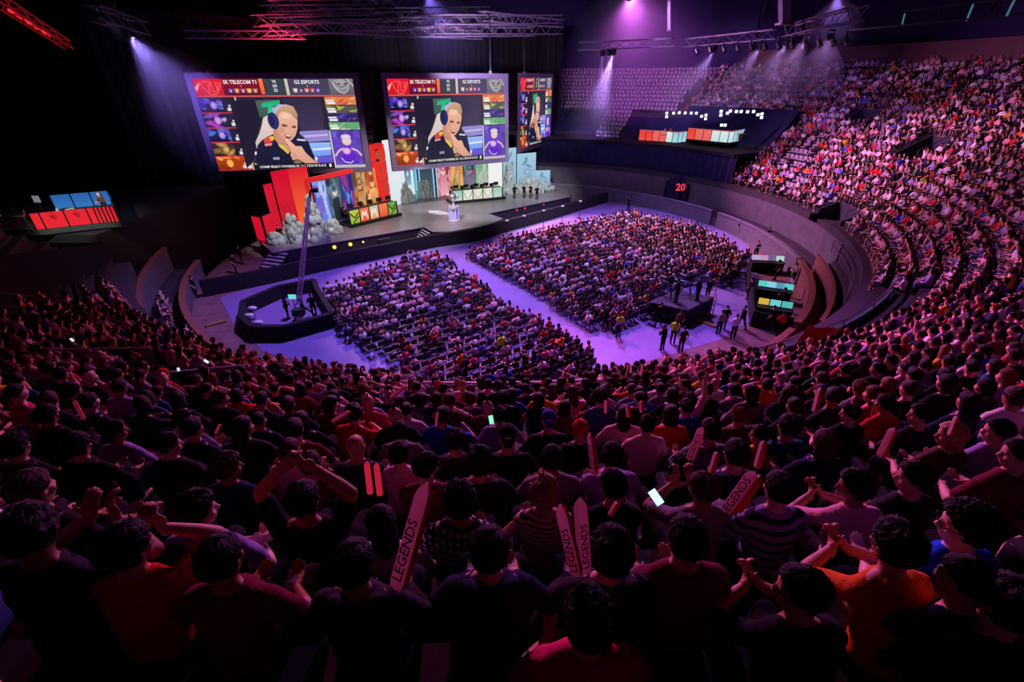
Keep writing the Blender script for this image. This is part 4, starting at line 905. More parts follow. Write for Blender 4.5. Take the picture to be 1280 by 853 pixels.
# camera rail and clutter in the pit
for px, py, lab in ((508, 300, 'dark camera case in the pit left of the thrust'), (480, 307, 'dark equipment case in the stage pit')):
    p = U(px, py, 0); t = thing('flight_case', lab, 'case', p); mb = MB(); mb.box(p+V(0, 0, .35), (1.1, .6, .7), .6); mb.build('body', M_BLACKM, t); mb = MB(); mb.box(p+V(0, 0, .72), (1.16, .66, .05), .6); mb.build('lid', M_STEEL, t)
for i, (px, py) in enumerate([(634, 300), (655, 293.5), (679, 286), (702, 280), (724, 273)]):
    p = U(px, py, 0); t = thing('barrier_post', ['first', 'second', 'third', 'fourth', 'fifth'][i]+' slim black barrier post from the stage thrust towards the far end', 'post', p, 'slim posts before the audience'); mb = MB(); mb.tube(p, p+V(0, 0, 1.9), .035, n=6); mb.build('pole', M_BLACKM, t); mb = MB(); mb.tube(p, p+V(0, 0, .06), .28, n=12); mb.build('base', M_BLACKM, t); mb = MB(); mb.box(p+V(0, 0, 1.95), (.3, .12, .12)); mb.build('lamp_head', lit('pale_lamp', (200, 180, 240), .8), t)
# scenery walls
def wallpanel(nm, b0, b1, t0, t1, canvas, lab, cat='panel', th=.25, z=SZ, parent=None, m=None, group=None):
    a, b = G(*b0, z), G(*b1, z); za, zb = zt(a, t0), zt(b, t1); za = zb = (za+zb)/2 if parent is None and abs(za-zb) < 1.2 else za; zb = zb if zb else za
    n = (b-a).cross(V(0, 0, 1)).normalized(); n = n if n.y < 0 else -n
    t = parent or thing(nm, lab, cat, tuple((a+b)/2), group)
    L = V(*t['world']); mb = MB(); vs = [a, b, V(b.x, b.y, zb), V(a.x, a.y, za)]; vs = [v-n*.02 for v in vs]+[v-n*th for v in vs]; mb.add(vs, [(0, 1, 2, 3), (7, 6, 5, 4), (0, 4, 5, 1), (1, 5, 6, 2), (2, 6, 7, 3), (3, 7, 4, 0)]); mb.build('board', M_BLACKM, t)
    me = canvas.mesh('print', V(a.x, a.y, za)-L, V(b.x, b.y, zb)-L, b-L, a-L, n, .0008); me.materials.append(m or M_LEDX); o = bpy.data.objects.new('print', me); C.objects.link(o); o.parent = t; return t
def redcanvas(seed, glow=False):
    c = Canvas(); c.rect(0, 0, 1, 1, (222, 14, 50), (205, 10, 40)); rs = random.Random(seed)
    for i in range(7): c.ell(rs.random(), rs.uniform(.2, .9), .25, .12, (190, 14, 42), (214, 14, 48), 14, rs.uniform(-1, 1), (0, 0, 1, 1))
    if glow: c.poly([(.45, .0), (1, .0), (1, 1), (.45, 1)], (228, 30, 50), (250, 110, 35)); c.ell(.86, .78, .17, .35, (255, 185, 30), (248, 95, 40), 20, 0, (0, 0, 1, 1))  # orange light on the panel painted into the print
    return c
wallpanel('scenery_flat', (337, 306), (349, 300), 271, 266, redcanvas(1), 'low red scenery panel at the outer left end of the stage')
wallpanel('scenery_flat', (322, 299), (338, 303), 273, 271, redcanvas(5), 'small red scenery panel, outermost, beside the dark hall')
wallpanel('scenery_flat', (346, 298), (358, 294), 233, 227, redcanvas(2), 'tall narrow red scenery panel left of the glowing orange one')
wallpanel('scenery_flat', (358, 296), (399, 284), 218, 205, redcanvas(3, True), 'broad red scenery panel with a painted orange glow behind the rock tower')
# left artwork wall with red lattice frame
def strip(box, base, cols, seed, face=None):
    c = Canvas(); c.art((0, 0, 1, 1), base, cols, 22, seed, .45)
    if face: c.ell(.5, .3, .18, .10, face, face); c.poly([(.25, .45), (.75, .42), (.85, .95), (.2, .98)], cols[0], cols[-1]); c.ell(.5, .22, .22, .09, cols[-1], cols[1])
    return c
t = thing('artwork_wall', 'red-framed wall of five upright artwork panels behind the red players desk', 'wall panel', tuple(G(442, 272)))
xs = [401, 417, 433, 448, 463, 477]; ys = [284, 280, 276, 272, 268, 264.5]; ty = [228, 224, 220, 216, 212, 209]
ART = [(((130, 150, 230), (170, 190, 245)), [(110, 80, 200), (200, 215, 250), (70, 60, 170), (90, 120, 220)], None), (((70, 95, 110), (60, 80, 100)), [(40, 45, 60), (110, 140, 155), (30, 32, 44)], (225, 200, 200)), (((50, 40, 130), (40, 60, 160)), [(60, 190, 230), (90, 50, 190), (200, 60, 120), (40, 30, 110)], None), (((130, 90, 60), (110, 75, 60)), [(200, 130, 70), (90, 60, 40), (230, 180, 120)], (215, 160, 120)), (((240, 150, 70), (235, 120, 50)), [(255, 190, 110), (200, 80, 40), (255, 220, 170), (150, 60, 40)], (250, 200, 150))]
for i in range(5): wallpanel('', (xs[i], ys[i]), (xs[i+1], ys[i+1]), ty[i], ty[i+1], strip(None, *ART[i][:2], 90+i, ART[i][2]), '', parent=t)
M_REDF = lit('red_glow_frame', (225, 40, 40), .75)  # brightness of the red frame put in as emission
mb = MB(); a, b = G(396, 286), G(480, 263); a1 = V(a.x, a.y, zt(a, 226)); b1 = V(b.x, b.y, zt(b, 206)); mb.beam(a, a1, .35); mb.beam(b, b1, .35); mb.beam(a1, b1, .38); mb.build('red_frame', M_REDF, t)
# tall red portal with the white column
t = thing('red_portal', 'tall red portal frame between the red artwork wall and the white column', 'portal', tuple(G(483, 262)))
for x0, y0, top in ((475, 264, 182), (486, 260, 180)):
    p = G(x0, y0); mb = MB(); mb.beam(p, V(p.x, p.y, zt(p, top)), .55); mb.build('upright', M_REDF, t)
p, q = G(475, 264), G(486, 260)
for py in (184, 208): mb = MB(); mb.beam(V(p.x, p.y, zt(p, py)), V(q.x, q.y, zt(p, py)), .5); mb.build('crossbar', M_REDF, t)
for i in range(5): a_ = p.lerp(q, .5); mb = MB(); mb.box((a_.x, a_.y+.3, zt(a_, 250-14*i)), (1.6, .1, .9), .5); mb.build('ember_print', lit('ember_print', (150, 40, 35) if i % 2 else (200, 70, 40), .6), t)
def solid(c1, c2=None, extra=()): c = Canvas(); c.rect(0, 0, 1, 1, c1, c2 or c1); [c.rect(*e) for e in extra]; return c
WH = (238, 240, 246)
wallpanel('white_column', (488, 259), (498, 256), 175, 175, solid(WH, (225, 232, 240)), 'tall white column right of the red portal', 'column')
c = solid(WH, (214, 232, 236), [(.42, .25, .70, .62, (60, 90, 140), (150, 190, 210)), (.82, .1, 1, 1, (60, 170, 190), (90, 200, 205))]); c.ell(.56, .35, .1, .1, (220, 235, 250), (90, 120, 170))
wallpanel('white_backdrop', (498, 256), (524, 248), 200, 198, c, 'white and teal backdrop left of the dark stage doorway')
wallpanel('dark_doorway', (526, 247), (545, 244), 205, 205, solid((52, 70, 84), (70, 100, 110)), 'dark teal stage doorway between blue posts', 'doorway')
for px, py, lab in ((525, 248, 'left'), (546, 246, 'right')):
    p = G(px, py); t = thing('lattice_post', f'pale blue lattice post on the {lab} of the dark stage doorway', 'post', p, 'pale posts of the stage doorway'); zz = zt(p, 200)
    for dx, dy in ((-.2, -.2), (.2, -.2)): mb = MB(); mb.tube(p+V(dx, dy, 0), V(p.x+dx, p.y+dy, zz), .09, n=6); mb.build('upright', lit('pale_blue_tube', (150, 195, 235), .8), t)
    for k in range(7): mb = MB(); z = SZ+(zz-SZ)*(k+.5)/7; mb.beam(V(p.x-.2, p.y-.2, z), V(p.x+.2, p.y-.2, z), .07); mb.build('rung', M_BLACKM, t)
t = thing('artwork_wall', 'pale wall of four artwork panels behind the pale players desk', 'wall panel', tuple(G(590, 242)))
xs = [548, 564, 580, 596, 611, 628]; ART2 = [(((175, 70, 95), (190, 60, 90)), [(220, 130, 140), (150, 40, 70), (235, 180, 190)], (240, 200, 200)), (((230, 140, 90), (120, 170, 110)), [(250, 180, 120), (210, 90, 50), (60, 160, 100)], None), (((80, 84, 100), (110, 130, 135)), [(140, 90, 130), (60, 60, 80), (100, 150, 150)], (200, 120, 130)), (((215, 220, 205), (120, 180, 140)), [(120, 180, 140), (190, 160, 160), (90, 150, 110)], None), (((245, 245, 245), (235, 238, 235)), [(245, 245, 245)], None)]
for i in range(5): wallpanel('', (xs[i], 246-i*.9), (xs[i+1], 245.1-i*.9), 200, 198, strip(None, *ART2[i][:2], 190+i, ART2[i][2]), '', parent=t)
for k, (b0, b1, t0, t1, lab) in enumerate((((629, 241), (645, 239), 184, 186, 'pale blue artwork panel right of the white wall, under the edge-on screen'), ((646, 239), (669, 236), 190, 193, 'tall pale blue artwork panel with grey swirls'), ((669, 236), (687, 235.5), 213, 213, 'small low pale blue artwork panel at the far right end of the stage'))):
    c = Canvas(); c.rect(0, 0, 1, 1, (165, 205, 228), (135, 180, 210))
    for j in range(4): c.line([(.2+.5*random.random(), .1+j*.2), (.5+.3*math.sin(j), .2+j*.2), (.3+.1*j, .3+j*.18)], .035, (112, 150, 176), .5)
    c.ell(.55, .5, .3, .13, (120, 158, 186), (150, 190, 216)); c.ell(.55, .5, .16, .07, (180, 212, 232), (120, 158, 186)); wallpanel('scenery_flat', b0, b1, t0, t1, c, lab)
# rock scenery
M_ROCK = plain('painted_foam_rock', (150, 158, 155), .8, vary=.35, vscale=2.5, bump=.6, bscale=6)
def rockpile(px, py, wpx, toppy, lab, n, seed, hang=0, z=SZ, red=False):
    p = G(px, py, z); D = p.y*CP-(p.z-CAMZ)*SP; W = wpx*D/FPX; Ht = zt(p, toppy)-z; t = thing('rock_pile', lab, 'rock scenery', p); rs = random.Random(seed)
    n = int(n*1.25); layers = max(2, round((n*Ht/max(W, .5)*.55)**.5)); k = 0; per = [max(1, round(n/layers*1.55*(1-(l_+.3)/layers)**.7)) for l_ in range(layers)]
    for l_ in range(layers):
        f = l_/layers; w = W*.5*(1-f)**.75; h = Ht/layers*1.75; m = per[l_]; rw = max(.28, w/m*1.45)
        for i in range(m):
            u = (-1+2*(i+.5)/m)*rs.uniform(.85, 1.1); c = V(p.x+u*(w-rw*.3), p.y-(1-abs(u))*w*.5-rs.uniform(0, .25), z+Ht*f+h*.3); mb = MB(); mb.ell(c, (rw*rs.uniform(.9, 1.2), rw*.85, h*.5*rs.uniform(.85, 1.15)), Matrix.Rotation(rs.uniform(-.18, .18), 3, 'Y') @ Matrix.Rotation(rs.uniform(-.5, .5), 3, 'Z'), 12, 8)
            mb.v = [tuple(V(*q)+(V(*q)-c).normalized()*noise.noise(V(*q)*2.4+V(seed, i, l_))*.16) for q in mb.v]; mb.build('rock', M_ROCK, t, smooth=True)
rockpile(399, 301, 30, 246, 'tall stacked grey rock tower on the red stage side', 44, 3); rockpile(371, 302, 34, 271, 'lower grey rock pile left of the rock tower', 22, 4); rockpile(419, 292, 22, 276, 'small grey rock pile between rock tower and red desk', 10, 5); rockpile(347, 305, 22, 291, 'lowest grey rock heap at the outer stage end', 8, 15)
rockpile(505, 252, 36, 230, 'white rock pile under the teal backdrop', 16, 6); rockpile(530, 247, 28, 228, 'low pale rock pile before the dark stage doorway', 12, 7); rockpile(636, 242, 18, 206, 'slim stacked pale rock tower on the blue stage side', 22, 8); rockpile(662, 241, 40, 224, 'broad pale rock pile below the swirl artwork', 20, 9); rockpile(683, 238, 22, 229, 'low pale rocks at the far right end of the stage', 8, 10)
# players' desks
def desk(b0, b1, topy, cols, lab, dark, glow):
    a, b = G(*b0), G(*b1); d = b-a; n = d.cross(V(0, 0, 1)).normalized(); n = n if n.y < 0 else -n; ang = math.atan2(d.y, d.x); h = (zt(a, topy[0])+zt(b, topy[1]))/2-SZ
    t = thing('players_desk', lab, 'desk', tuple((a+b)/2)); L = V(*t['world'])
    mb = MB(); c = (a+b)/2-n*.7; mb.box((c.x, c.y, SZ+.14), (d.length+.6, 2.2, .28), ang); mb.build('plinth', dark, t)
    mb = MB(); mb.box((c.x, c.y, SZ+h*.93), (d.length+.1, 1.0, .07), ang); mb.build('desk_top', dark, t)
    N = len(cols)
    for i, (c1, c2, kind) in enumerate(cols):
        p, q = a+d*(i/N), a+d*((i+1)/N); cc = Canvas(); cc.rect(0, 0, 1, 1, c1, c2)
        if kind == 'x': cc.line([(.1, .2), (.5, .6), (.9, .25)], .05, (30, 35, 30), .9); cc.line([(.3, .95), (.9, .5)], .05, (30, 35, 30), .9)
        if kind == 'm': cc.line([(.2, .85), (.35, .2), (.5, .6), (.65, .2), (.8, .85)], .05, (255, 235, 220), .9)
        if kind == 'g': cc.line([(.1, .15), (.3, .8), (.7, .8), (.95, .15)], .03, (150, 150, 130), .9)
        me = cc.mesh('front_panel', V(p.x, p.y, SZ+h)-L, V(q.x, q.y, SZ+h)-L, V(q.x, q.y, SZ+.25)-L, V(p.x, p.y, SZ+.25)-L, n, .002); me.materials.append(glow); o = bpy.data.objects.new('front_panel', me); C.objects.link(o); o.parent = t
        o['world'] = list(t['world']); mb = MB(); mb.beam(V(p.x, p.y, SZ+.1)+n*.03, V(p.x, p.y, SZ+h), .1); mb.build('divider', dark, o)
    mb = MB(); mb.beam(b+n*.03, V(b.x, b.y, SZ+h), .14); mb.build('divider', dark, t)
    return a, b, n, ang, h
RD = desk((439, 284), (497, 269.5), (264.5, 251), [((190, 200, 70), (150, 190, 60), 'x'), ((245, 120, 80), (235, 90, 50), 'm'), ((200, 205, 180), (235, 150, 100), 'm'), ((250, 130, 90), (235, 90, 60), ''), ((90, 170, 70), (150, 180, 60), 'x')], 'players desk with red, orange and green front panels on the left of the stage', M_BLACKM, M_LEDX)
BD = desk((566, 254.5), (628, 248.5), (239, 234), [((150, 200, 180), (190, 220, 215), ''), ((225, 225, 205), (240, 240, 225), 'g'), ((235, 235, 220), (225, 228, 215), 'g'), ((225, 228, 205), (240, 240, 228), 'g'), ((160, 205, 180), (190, 220, 205), '')], 'players desk with pale green glass front on the right of the stage', M_BLACKM, M_LEDX)
ORD = ['first', 'second', 'third', 'fourth', 'fifth']
for (a, b, n, ang, h), team, sh in ((RD, 'red', 'black'), (BD, 'pale green', 'navy')):
    for i in range(5):
        p = a.lerp(b, (i+.5)/5)-n*1.75; rz = math.atan2(n.y, n.x)-math.pi/2
        person((p.x, p.y, SZ+.28), rz, 'fold', sh, ('short', random.choice(['black', 'blond', 'brown'])), label=f'{ORD[i]} player from the left behind the {team} desk, in {sh}', group='players at the desks', name='player', cat='person')
        t = thing('gaming_chair', f'{ORD[i]} gaming chair from the left behind the {team} desk', 'chair', tuple(p), 'gaming chairs on stage'); mb = MB(); c = p-n*.28; mb.box((c.x, c.y, SZ+1.05), (.5, .12, .95), rz); mb.build('backrest', M_BLACKM, t); mb = MB(); mb.box((p.x, p.y, SZ+.62), (.5, .5, .1), rz); mb.build('seat', M_BLACKM, t); mb = MB(); mb.tube(V(p.x, p.y, SZ+.28), V(p.x, p.y, SZ+.6), .06, n=6); mb.build('base', M_BLACKM, t)
        q = a.lerp(b, (i+.5)/5)-n*.55; t = thing('monitor', f'{ORD[i]} monitor from the left on the {team} desk', 'monitor', (q.x, q.y, SZ+h)); mb = MB(); mb.box((q.x, q.y, SZ+h+.36), (.62, .05, .38), rz); mb.build('panel', M_BLACKM, t); mb = MB(); mb.tube((q.x, q.y, SZ+h), (q.x, q.y, SZ+h+.2), .03, n=6); mb.build('stand', M_BLACKM, t)
# trophy on its podium
p = G(568, 276); D = .75
t = thing('trophy_podium', 'glowing silver and violet podium on the stage thrust', 'podium', p); mb = MB(); mb.loft([(p+V(0, 0, 0), (.62, 0, 0), (0, .62, 0)), (p+V(0, 0, .15), (.6, 0, 0), (0, .6, 0)), (p+V(0, 0, .2), (.45, 0, 0), (0, .45, 0)), (p+V(0, 0, 1.25), (.42, 0, 0), (0, .42, 0)), (p+V(0, 0, 1.3), (.6, 0, 0), (0, .6, 0)), (p+V(0, 0, 1.5), (.6, 0, 0), (0, .6, 0))], 24); mb.build('pedestal', plain('silver_paint', (190, 185, 205), .3, metal=.3), t)
for k in range(6): a_ = k*math.pi/3; mb = MB(); mb.beam(p+V(.46*math.cos(a_), .46*math.sin(a_), .25), p+V(.46*math.cos(a_), .46*math.sin(a_), 1.2), .1); mb.build('light_strip', lit('violet_strip', (150, 130, 255), 1.6), t)
t = thing('trophy_cup', 'tall silver trophy cup standing on the glowing podium', 'trophy', p+V(0, 0, 1.5)); q = p+V(0, 0, 1.5); mb = MB(); mb.loft([(q+V(0, 0, z), (r, 0, 0), (0, r, 0)) for z, r in ((0, .3), (.12, .3), (.16, .14), (.45, .09), (.55, .2), (.75, .36), (1.05, .42), (1.15, .38), (1.2, .2), (1.45, .06))], 20); mb.build('cup', plain('polished_silver', (225, 225, 235), .18, metal=.9), t, smooth=True)
for s in (-1, 1): mb = MB(); mb.path([q+V(s*.36, 0, .7), q+V(s*.58, 0, .85), q+V(s*.55, 0, 1.1), q+V(s*.38, 0, 1.1)], .035); mb.build('handle', MATS['polished_silver'], t)
mb = MB(); p2 = G(548, 266); mb.prism([(p2.x-1.3, p2.y+.9), (p2.x-.9, p2.y-.2), (p2.x+.2, p2.y-.9), (p2.x+1.4, p2.y-.8), (p2.x+.9, p2.y+.2), (p2.x-.1, p2.y+.9)], SZ, SZ+.012); mb.build('stage_floor_decal', plain('pale_floor_decal', (190, 186, 200), .5), label='pale angular emblem on the stage floor left of the trophy', cat='decal')
# people on the stage
for px, py, pose, lab in ((353, 305, 'stand', 'black-clad stagehand standing leftmost before the small rock heap'), (366, 303, 'stand_folded', 'black-clad stagehand in front of the lower rock pile, second from the left'), (381, 300, 'stand_front', 'stagehand in black just left of the rock tower'), (565, 254, 'stand', 'host in black standing at the left end of the pale desk'), (643, 248.5, 'stand_front', 'black-clad person leftmost of the four before the pale rocks'), (655, 248, 'stand', 'black-clad person second of the four before the pale rocks'), (663, 248, 'stand_folded', 'black-clad person third of the four before the pale rocks'), (671, 250, 'stand', 'black-clad person rightmost of the four before the pale rocks')):
    person(G(px, py), R_(200), pose, 'black', ('short', 'black'), label=lab, group='crew on the stage', name='crew_member', cat='person', trousers='black')
# front fill truss lamps over the stage give the light in y_light
# ------------------------------------------------------------------ rigging, beams and light fixtures
def truss(a, b, w, lab, m=None, step=1.2, nm='lighting_truss', r=.05, group='trusses under the roof'):
    a, b = Vector(a), Vector(b); d = b-a; L = d.length; x = d.normalized(); y = x.cross(V(0, 0, 1)).normalized(); z = y.cross(x).normalized(); m = m or M_ALU
    t = thing(nm, lab, 'truss', a, group); n = max(2, int(L/step)); C4 = [y*w/2*i+z*w/2*j for i, j in ((-1, -1), (1, -1), (1, 1), (-1, 1))]
    mb = MB()
    for c in C4: mb.tube(a+c, b+c, r, n=5)
    mb.build('chords', m, t)
    mb = MB()
    for i in range(n):
        p, q = a+x*(L*i/n), a+x*(L*(i+1)/n)
        for k in range(4): mb.tube((p if i % 2 else q)+C4[k], (q if i % 2 else p)+C4[(k+1) % 4], r*.6, n=4, caps=False); 
    mb.build('lacing', m, t); return t
M_TR = plain('truss_dull', (140, 124, 155), .45, metal=.2)
# the ladder-like cluster above the screens
k_ = 0
TL_ = [((318, 26, 44), (520, 20, 60)), ((330, 38, 44), (560, 30, 60)), ((335, 8, 46), (500, 4, 60)), ((400, 18, 46), (610, 14, 62)), ((430, 32, 46), (640, 26, 62)), ((470, 40, 48), (665, 40, 62)), ((520, 25, 48), (700, 24, 66)), ((540, 36, 50), (700, 38, 66)), ((330, 14, 42), (470, 12, 52)), ((360, 32, 42), (600, 44, 60)), ((600, 20, 54), (702, 30, 68))]
NM = ['lowest red-lit', 'red-lit second', 'highest red-lit', 'upper middle', 'middle', 'lower middle', 'upper right', 'lower right', 'short red-lit', 'long lowest', 'short right-hand']
for (a, b), nm in zip(TL_, NM): truss(UY(*a), UY(*b), .75, f'{nm} slender truss in the stacked rig above the screens', M_TR, 1.1, r=.045)
truss(UY(232, 43, 46), UY(380, 44, 46), .55, 'thin flat truss left of the stacked rig above the screens', M_TR)
truss(UY(723, 58, 62), UY(843, 53, 60), .75, 'truss carrying three bright violet spotlights right of the screens'); truss(UY(857, 54, 60), UY(967, 43, 52), .75, 'middle truss of the right-hand rig above the empty seats'); truss(UY(985, 39, 50), UY(1075, 16, 36), .8, 'rising end truss of the right-hand rig near the roof windows')
truss(UY(118, 16, 34), UY(178, 36, 40), .8, 'short truss with violet spotlights in the upper left darkness'); truss(UY(-6, -2, 26), UY(84, 56, 36), .45, 'red-lit truss slanting down in the upper left corner', lit('red_glow_truss', (150, 16, 26), .35))  # red light on the slanting truss put in as its emission
mb = MB(); a, b = UY(20, 14, 29), UY(66, 44, 34)
t = thing('led_strip', 'row of small red lamps along the slanting truss at upper left', 'light strip', a)
for i in range(14): mb = MB(); p = a.lerp(b, i/13); mb.ell(p+V(0, -.3, 0), .11, None, 8, 6); mb.build('lamp', lit('red_strip_lamp', (255, 40, 50), 1.1), t)
for px, y0, y1, Y, w, lab in ((981, -30, 30, 46, .7, 'broad pale duct hanging from the roof above the right-hand rig'), (836, -30, 38, 58, .25, 'thin rod hanging from the roof above the truss gap')):
    a, b = UY(px, y0, Y), UY(px, y1, Y); t = thing('ceiling_hanger', lab, 'duct', b); mb = MB(); mb.beam(a, b, w); mb.build('shaft', plain('duct_grey', (130, 118, 150), .6), t); mb = MB(); mb.box(b, (w*1.6, w*1.6, .15)); mb.build('foot_plate', M_STEEL, t)
# haze visible in the beams: real scattering volumes along each beam
def haze_mat(nm, dens, col=(1, 1, 1)):
    m = bpy.data.materials.new(nm); m.use_nodes = True; nt = m.node_tree; nt.nodes.clear(); o = nt.nodes.new('ShaderNodeOutputMaterial'); v = nt.nodes.new('ShaderNodeVolumeScatter'); v.inputs['Density'].default_value = dens; v.inputs['Anisotropy'].default_value = .3; v.inputs['Color'].default_value = (*col, 1); nt.links.new(v.outputs[0], o.inputs['Volume']); return m
HZ = haze_mat('stage_haze', .045)
def beam(a, b, power, col, r1, lab, size=.22):
    a, b = Vector(a), Vector(b); d = b-a; half = math.atan2(r1, d.length); x = d.normalized()
    t = thing('moving_head_light', lab, 'spotlight', a, 'spotlights in the rigs'); q = d.to_track_quat('Z', 'Y').to_matrix().to_4x4(); M = Matrix.Translation(a) @ q
    mb = MB(); mb.loft([(M @ V(0, 0, z), M.to_3x3() @ V(r, 0, 0), M.to_3x3() @ V(0, r, 0)) for z, r in ((-.5, .14), (-.45, .22), (-.1, .24), (0, size))], 14); body_ = mb.build('lamp_body', M_BLACKM, t)
    mb = MB(); mb.ell(M @ V(0, 0, .03), (size*.9, size*.9, .05), q.to_3x3(), 14, 6); mb.build('lens', lit('lens_'+lab[:12].replace(' ', '_'), tuple(int(255*min(1, c**.45)) for c in col), 3.0), body_)
    mb = MB(); mb.box(a+V(0, 0, .45), (.5, .25, .12)); mb.beam(a+V(-.28, 0, .4), a+V(-.28, 0, -.1), .05); mb.beam(a+V(.28, 0, .4), a+V(.28, 0, -.1), .05); mb.build('yoke', M_BLACKM, t)
    if power:
        l = bpy.data.lights.new('beam_light', 'SPOT'); l.energy = power; l.color = col; l.spot_size = half*2*1.0; l.spot_blend = .8; l.shadow_soft_size = .12
        o = bpy.data.objects.new('beam_light', l); C.objects.link(o); o.location = a+x*.2; o.rotation_euler = d.to_track_quat('-Z', 'Y').to_euler()
        mb = MB(); r0 = size*.9; mb.loft([(M @ V(0, 0, .15+(d.length-.15)*f), M.to_3x3() @ V(r0+(r1*1.1-r0)*f, 0, 0), M.to_3x3() @ V(0, r0+(r1*1.1-r0)*f, 0)) for f in (0, 1)], 24); mb.build('light_haze', HZ, kind='stuff', label='haze glowing in the beam of the '+lab[:60], cat='haze')
BV = (.50, .28, 1)
beam(UY(766.5, 68, 60), UY(737, 165, 68), 26000, BV, 3.4, 'brightest violet spotlight under the right truss, beam on the empty seats'); beam(UY(761, 68.5, 60), UY(752, 150, 66), 5000, BV, 1.3, 'middle one of three violet spotlights under the right truss'); beam(UY(753.5, 69, 60), UY(748, 140, 66), 5000, BV, 1.3, 'outer one of three violet spotlights under the right truss')
beam(UY(892, 63.5, 56), UY(852, 130, 64), 9000, BV, 2.8, 'violet spotlight under the middle truss aimed down left'); beam(UY(951, 58.5, 52), UY(900, 130, 64), 9000, BV, 2.8, 'violet spotlight above the far upper crowd, aimed left'); beam(UY(984, 55, 50), UY(935, 120, 64), 8000, BV, 3, 'violet spotlight under the start of the rising truss'); beam(UY(1008, 49.5, 47), UY(965, 115, 62), 11000, (.7, .35, 1), 3, 'violet spotlight under the rising truss, aimed at the upper crowd'); beam(UY(1037, 47, 42), UY(1020, 100, 56), 4000, BV, 2.4, 'rightmost violet spotlight under the rising truss')
beam(UY(160, 44, 38), UY(236, 128, 46), 16000, (.32, .22, 1), 4.0, 'brightest violet spotlight in the upper left, beam towards the wide screen'); beam(UY(168.5, 47.5, 39), UY(215, 100, 46), 0, BV, 2, 'second violet spotlight in the upper left'); beam(UY(139, 6, 36), UY(150, 60, 46), 0, BV, 2, 'violet spotlight highest in the upper left'); beam(UY(122, 20, 35), UY(156, 42, 42), 2500, (.4, .35, 1), .6, 'faint spotlight at the left end of the short truss')
beam(UY(787, -4, 62), UY(800, 80, 74), 26000, (.75, .15, .95), 11, 'large magenta spotlight at the top of the picture', .5); beam(UY(533, -8, 56), UY(560, 60, 66), 9000, (.25, .15, 1), 5, 'blue spotlight above the stacked rig'); beam(UY(1048, -6, 42), UY(1040, 40, 46), 6000, (.4, .2, 1), 2, 'blue-violet spotlight at the top right')
# conventional lamps hanging dark under the right-hand rig
for i, px in enumerate(range(870, 1060, 17)):
    Y = 58-(px-860)*.085; p = UY(px, 62-(px-860)*.075, Y); t = thing('stage_lamp', f'{NTH[i] if i else "first"} unlit black lamp from the left under the right-hand rig', 'lamp', p, 'unlit lamps under the right rig'); mb = MB(); mb.tube(p, p+V(.15, -.3, -.45), .16, .22, 10); mb.build('barrel', M_BLACKM, t); mb = MB(); mb.beam(p, p+V(0, 0, .5), .08); mb.build('clamp', M_BLACKM, t)
# roof window frames at top right
t = thing('roof_window_band', 'slanting band of roof windows with thin teal-lit bars at top right', 'window band', tuple(UY(1180, 20, 34)))
M_DK = plain('dull_window_frame', (58, 50, 60), .6)
M_TEAL = lit('teal_edge_light', (90, 150, 165), .45)
for (x0, y0, Y0), (x1, y1, Y1) in (((1127, 33, 38), (1131, 17, 38)), ((1208, 26, 32), (1217, 4, 32)), ((1258, 20, 29), (1268, 0, 29))): mb = MB(); mb.beam(UY(x0, y0, Y0), UY(x1, y1, Y1), .07); mb.build('lit_bar', M_TEAL, t)
for (x0, y0, Y0), (x1, y1, Y1) in (((1170, 28, 35), (1176, 10, 35)), ((1238, 16, 31), (1248, -2, 31)), ((1244, 18, 30), (1254, -2, 30))): mb = MB(); mb.beam(UY(x0, y0, Y0), UY(x1, y1, Y1), .09); mb.build('bar', M_DK, t)
mb = MB(); mb.beam(UY(1060, 38, 42), UY(1285, 17, 28), .09); mb.build('lower_sill', M_DK, t); mb = MB(); mb.beam(UY(1130, 14, 38), UY(1285, -4, 28), .09); mb.build('upper_sill', M_DK, t)
# ------------------------------------------------------------------ caster platforms, floor equipment, people standing
def glasspanel(t, a, b, z0, z1, c1, c2, nm='glowing_panel', es=.9, logo=None):
    L = V(*t['world']); n = (b-a).cross(V(0, 0, 1)).normalized(); c = Canvas(); c.rect(0, 0, 1, 1, c1, c2)
    if logo: c.line([(.35, .25), (.65, .25), (.55, .5), (.35, .25)], .03, logo, 1.3); c.line([(.42, .12), (.58, .12)], .025, logo, 1.3); c.ell(.5, .33, .06, .08, logo)
    me = c.mesh(nm, V(a.x, a.y, z1)-L, V(b.x, b.y, z1)-L, V(b.x, b.y, z0)-L, V(a.x, a.y, z0)-L, n if n.dot(a) < 0 else -n, .002); me.materials.append(M_LEDX); o = bpy.data.objects.new(nm, me); C.objects.link(o); o.parent = t
    o['world'] = list(L); mb = MB(); mb.beam(V(a.x, a.y, z0), V(a.x, a.y, z1), .07); mb.build('post', M_BLACKM, o)
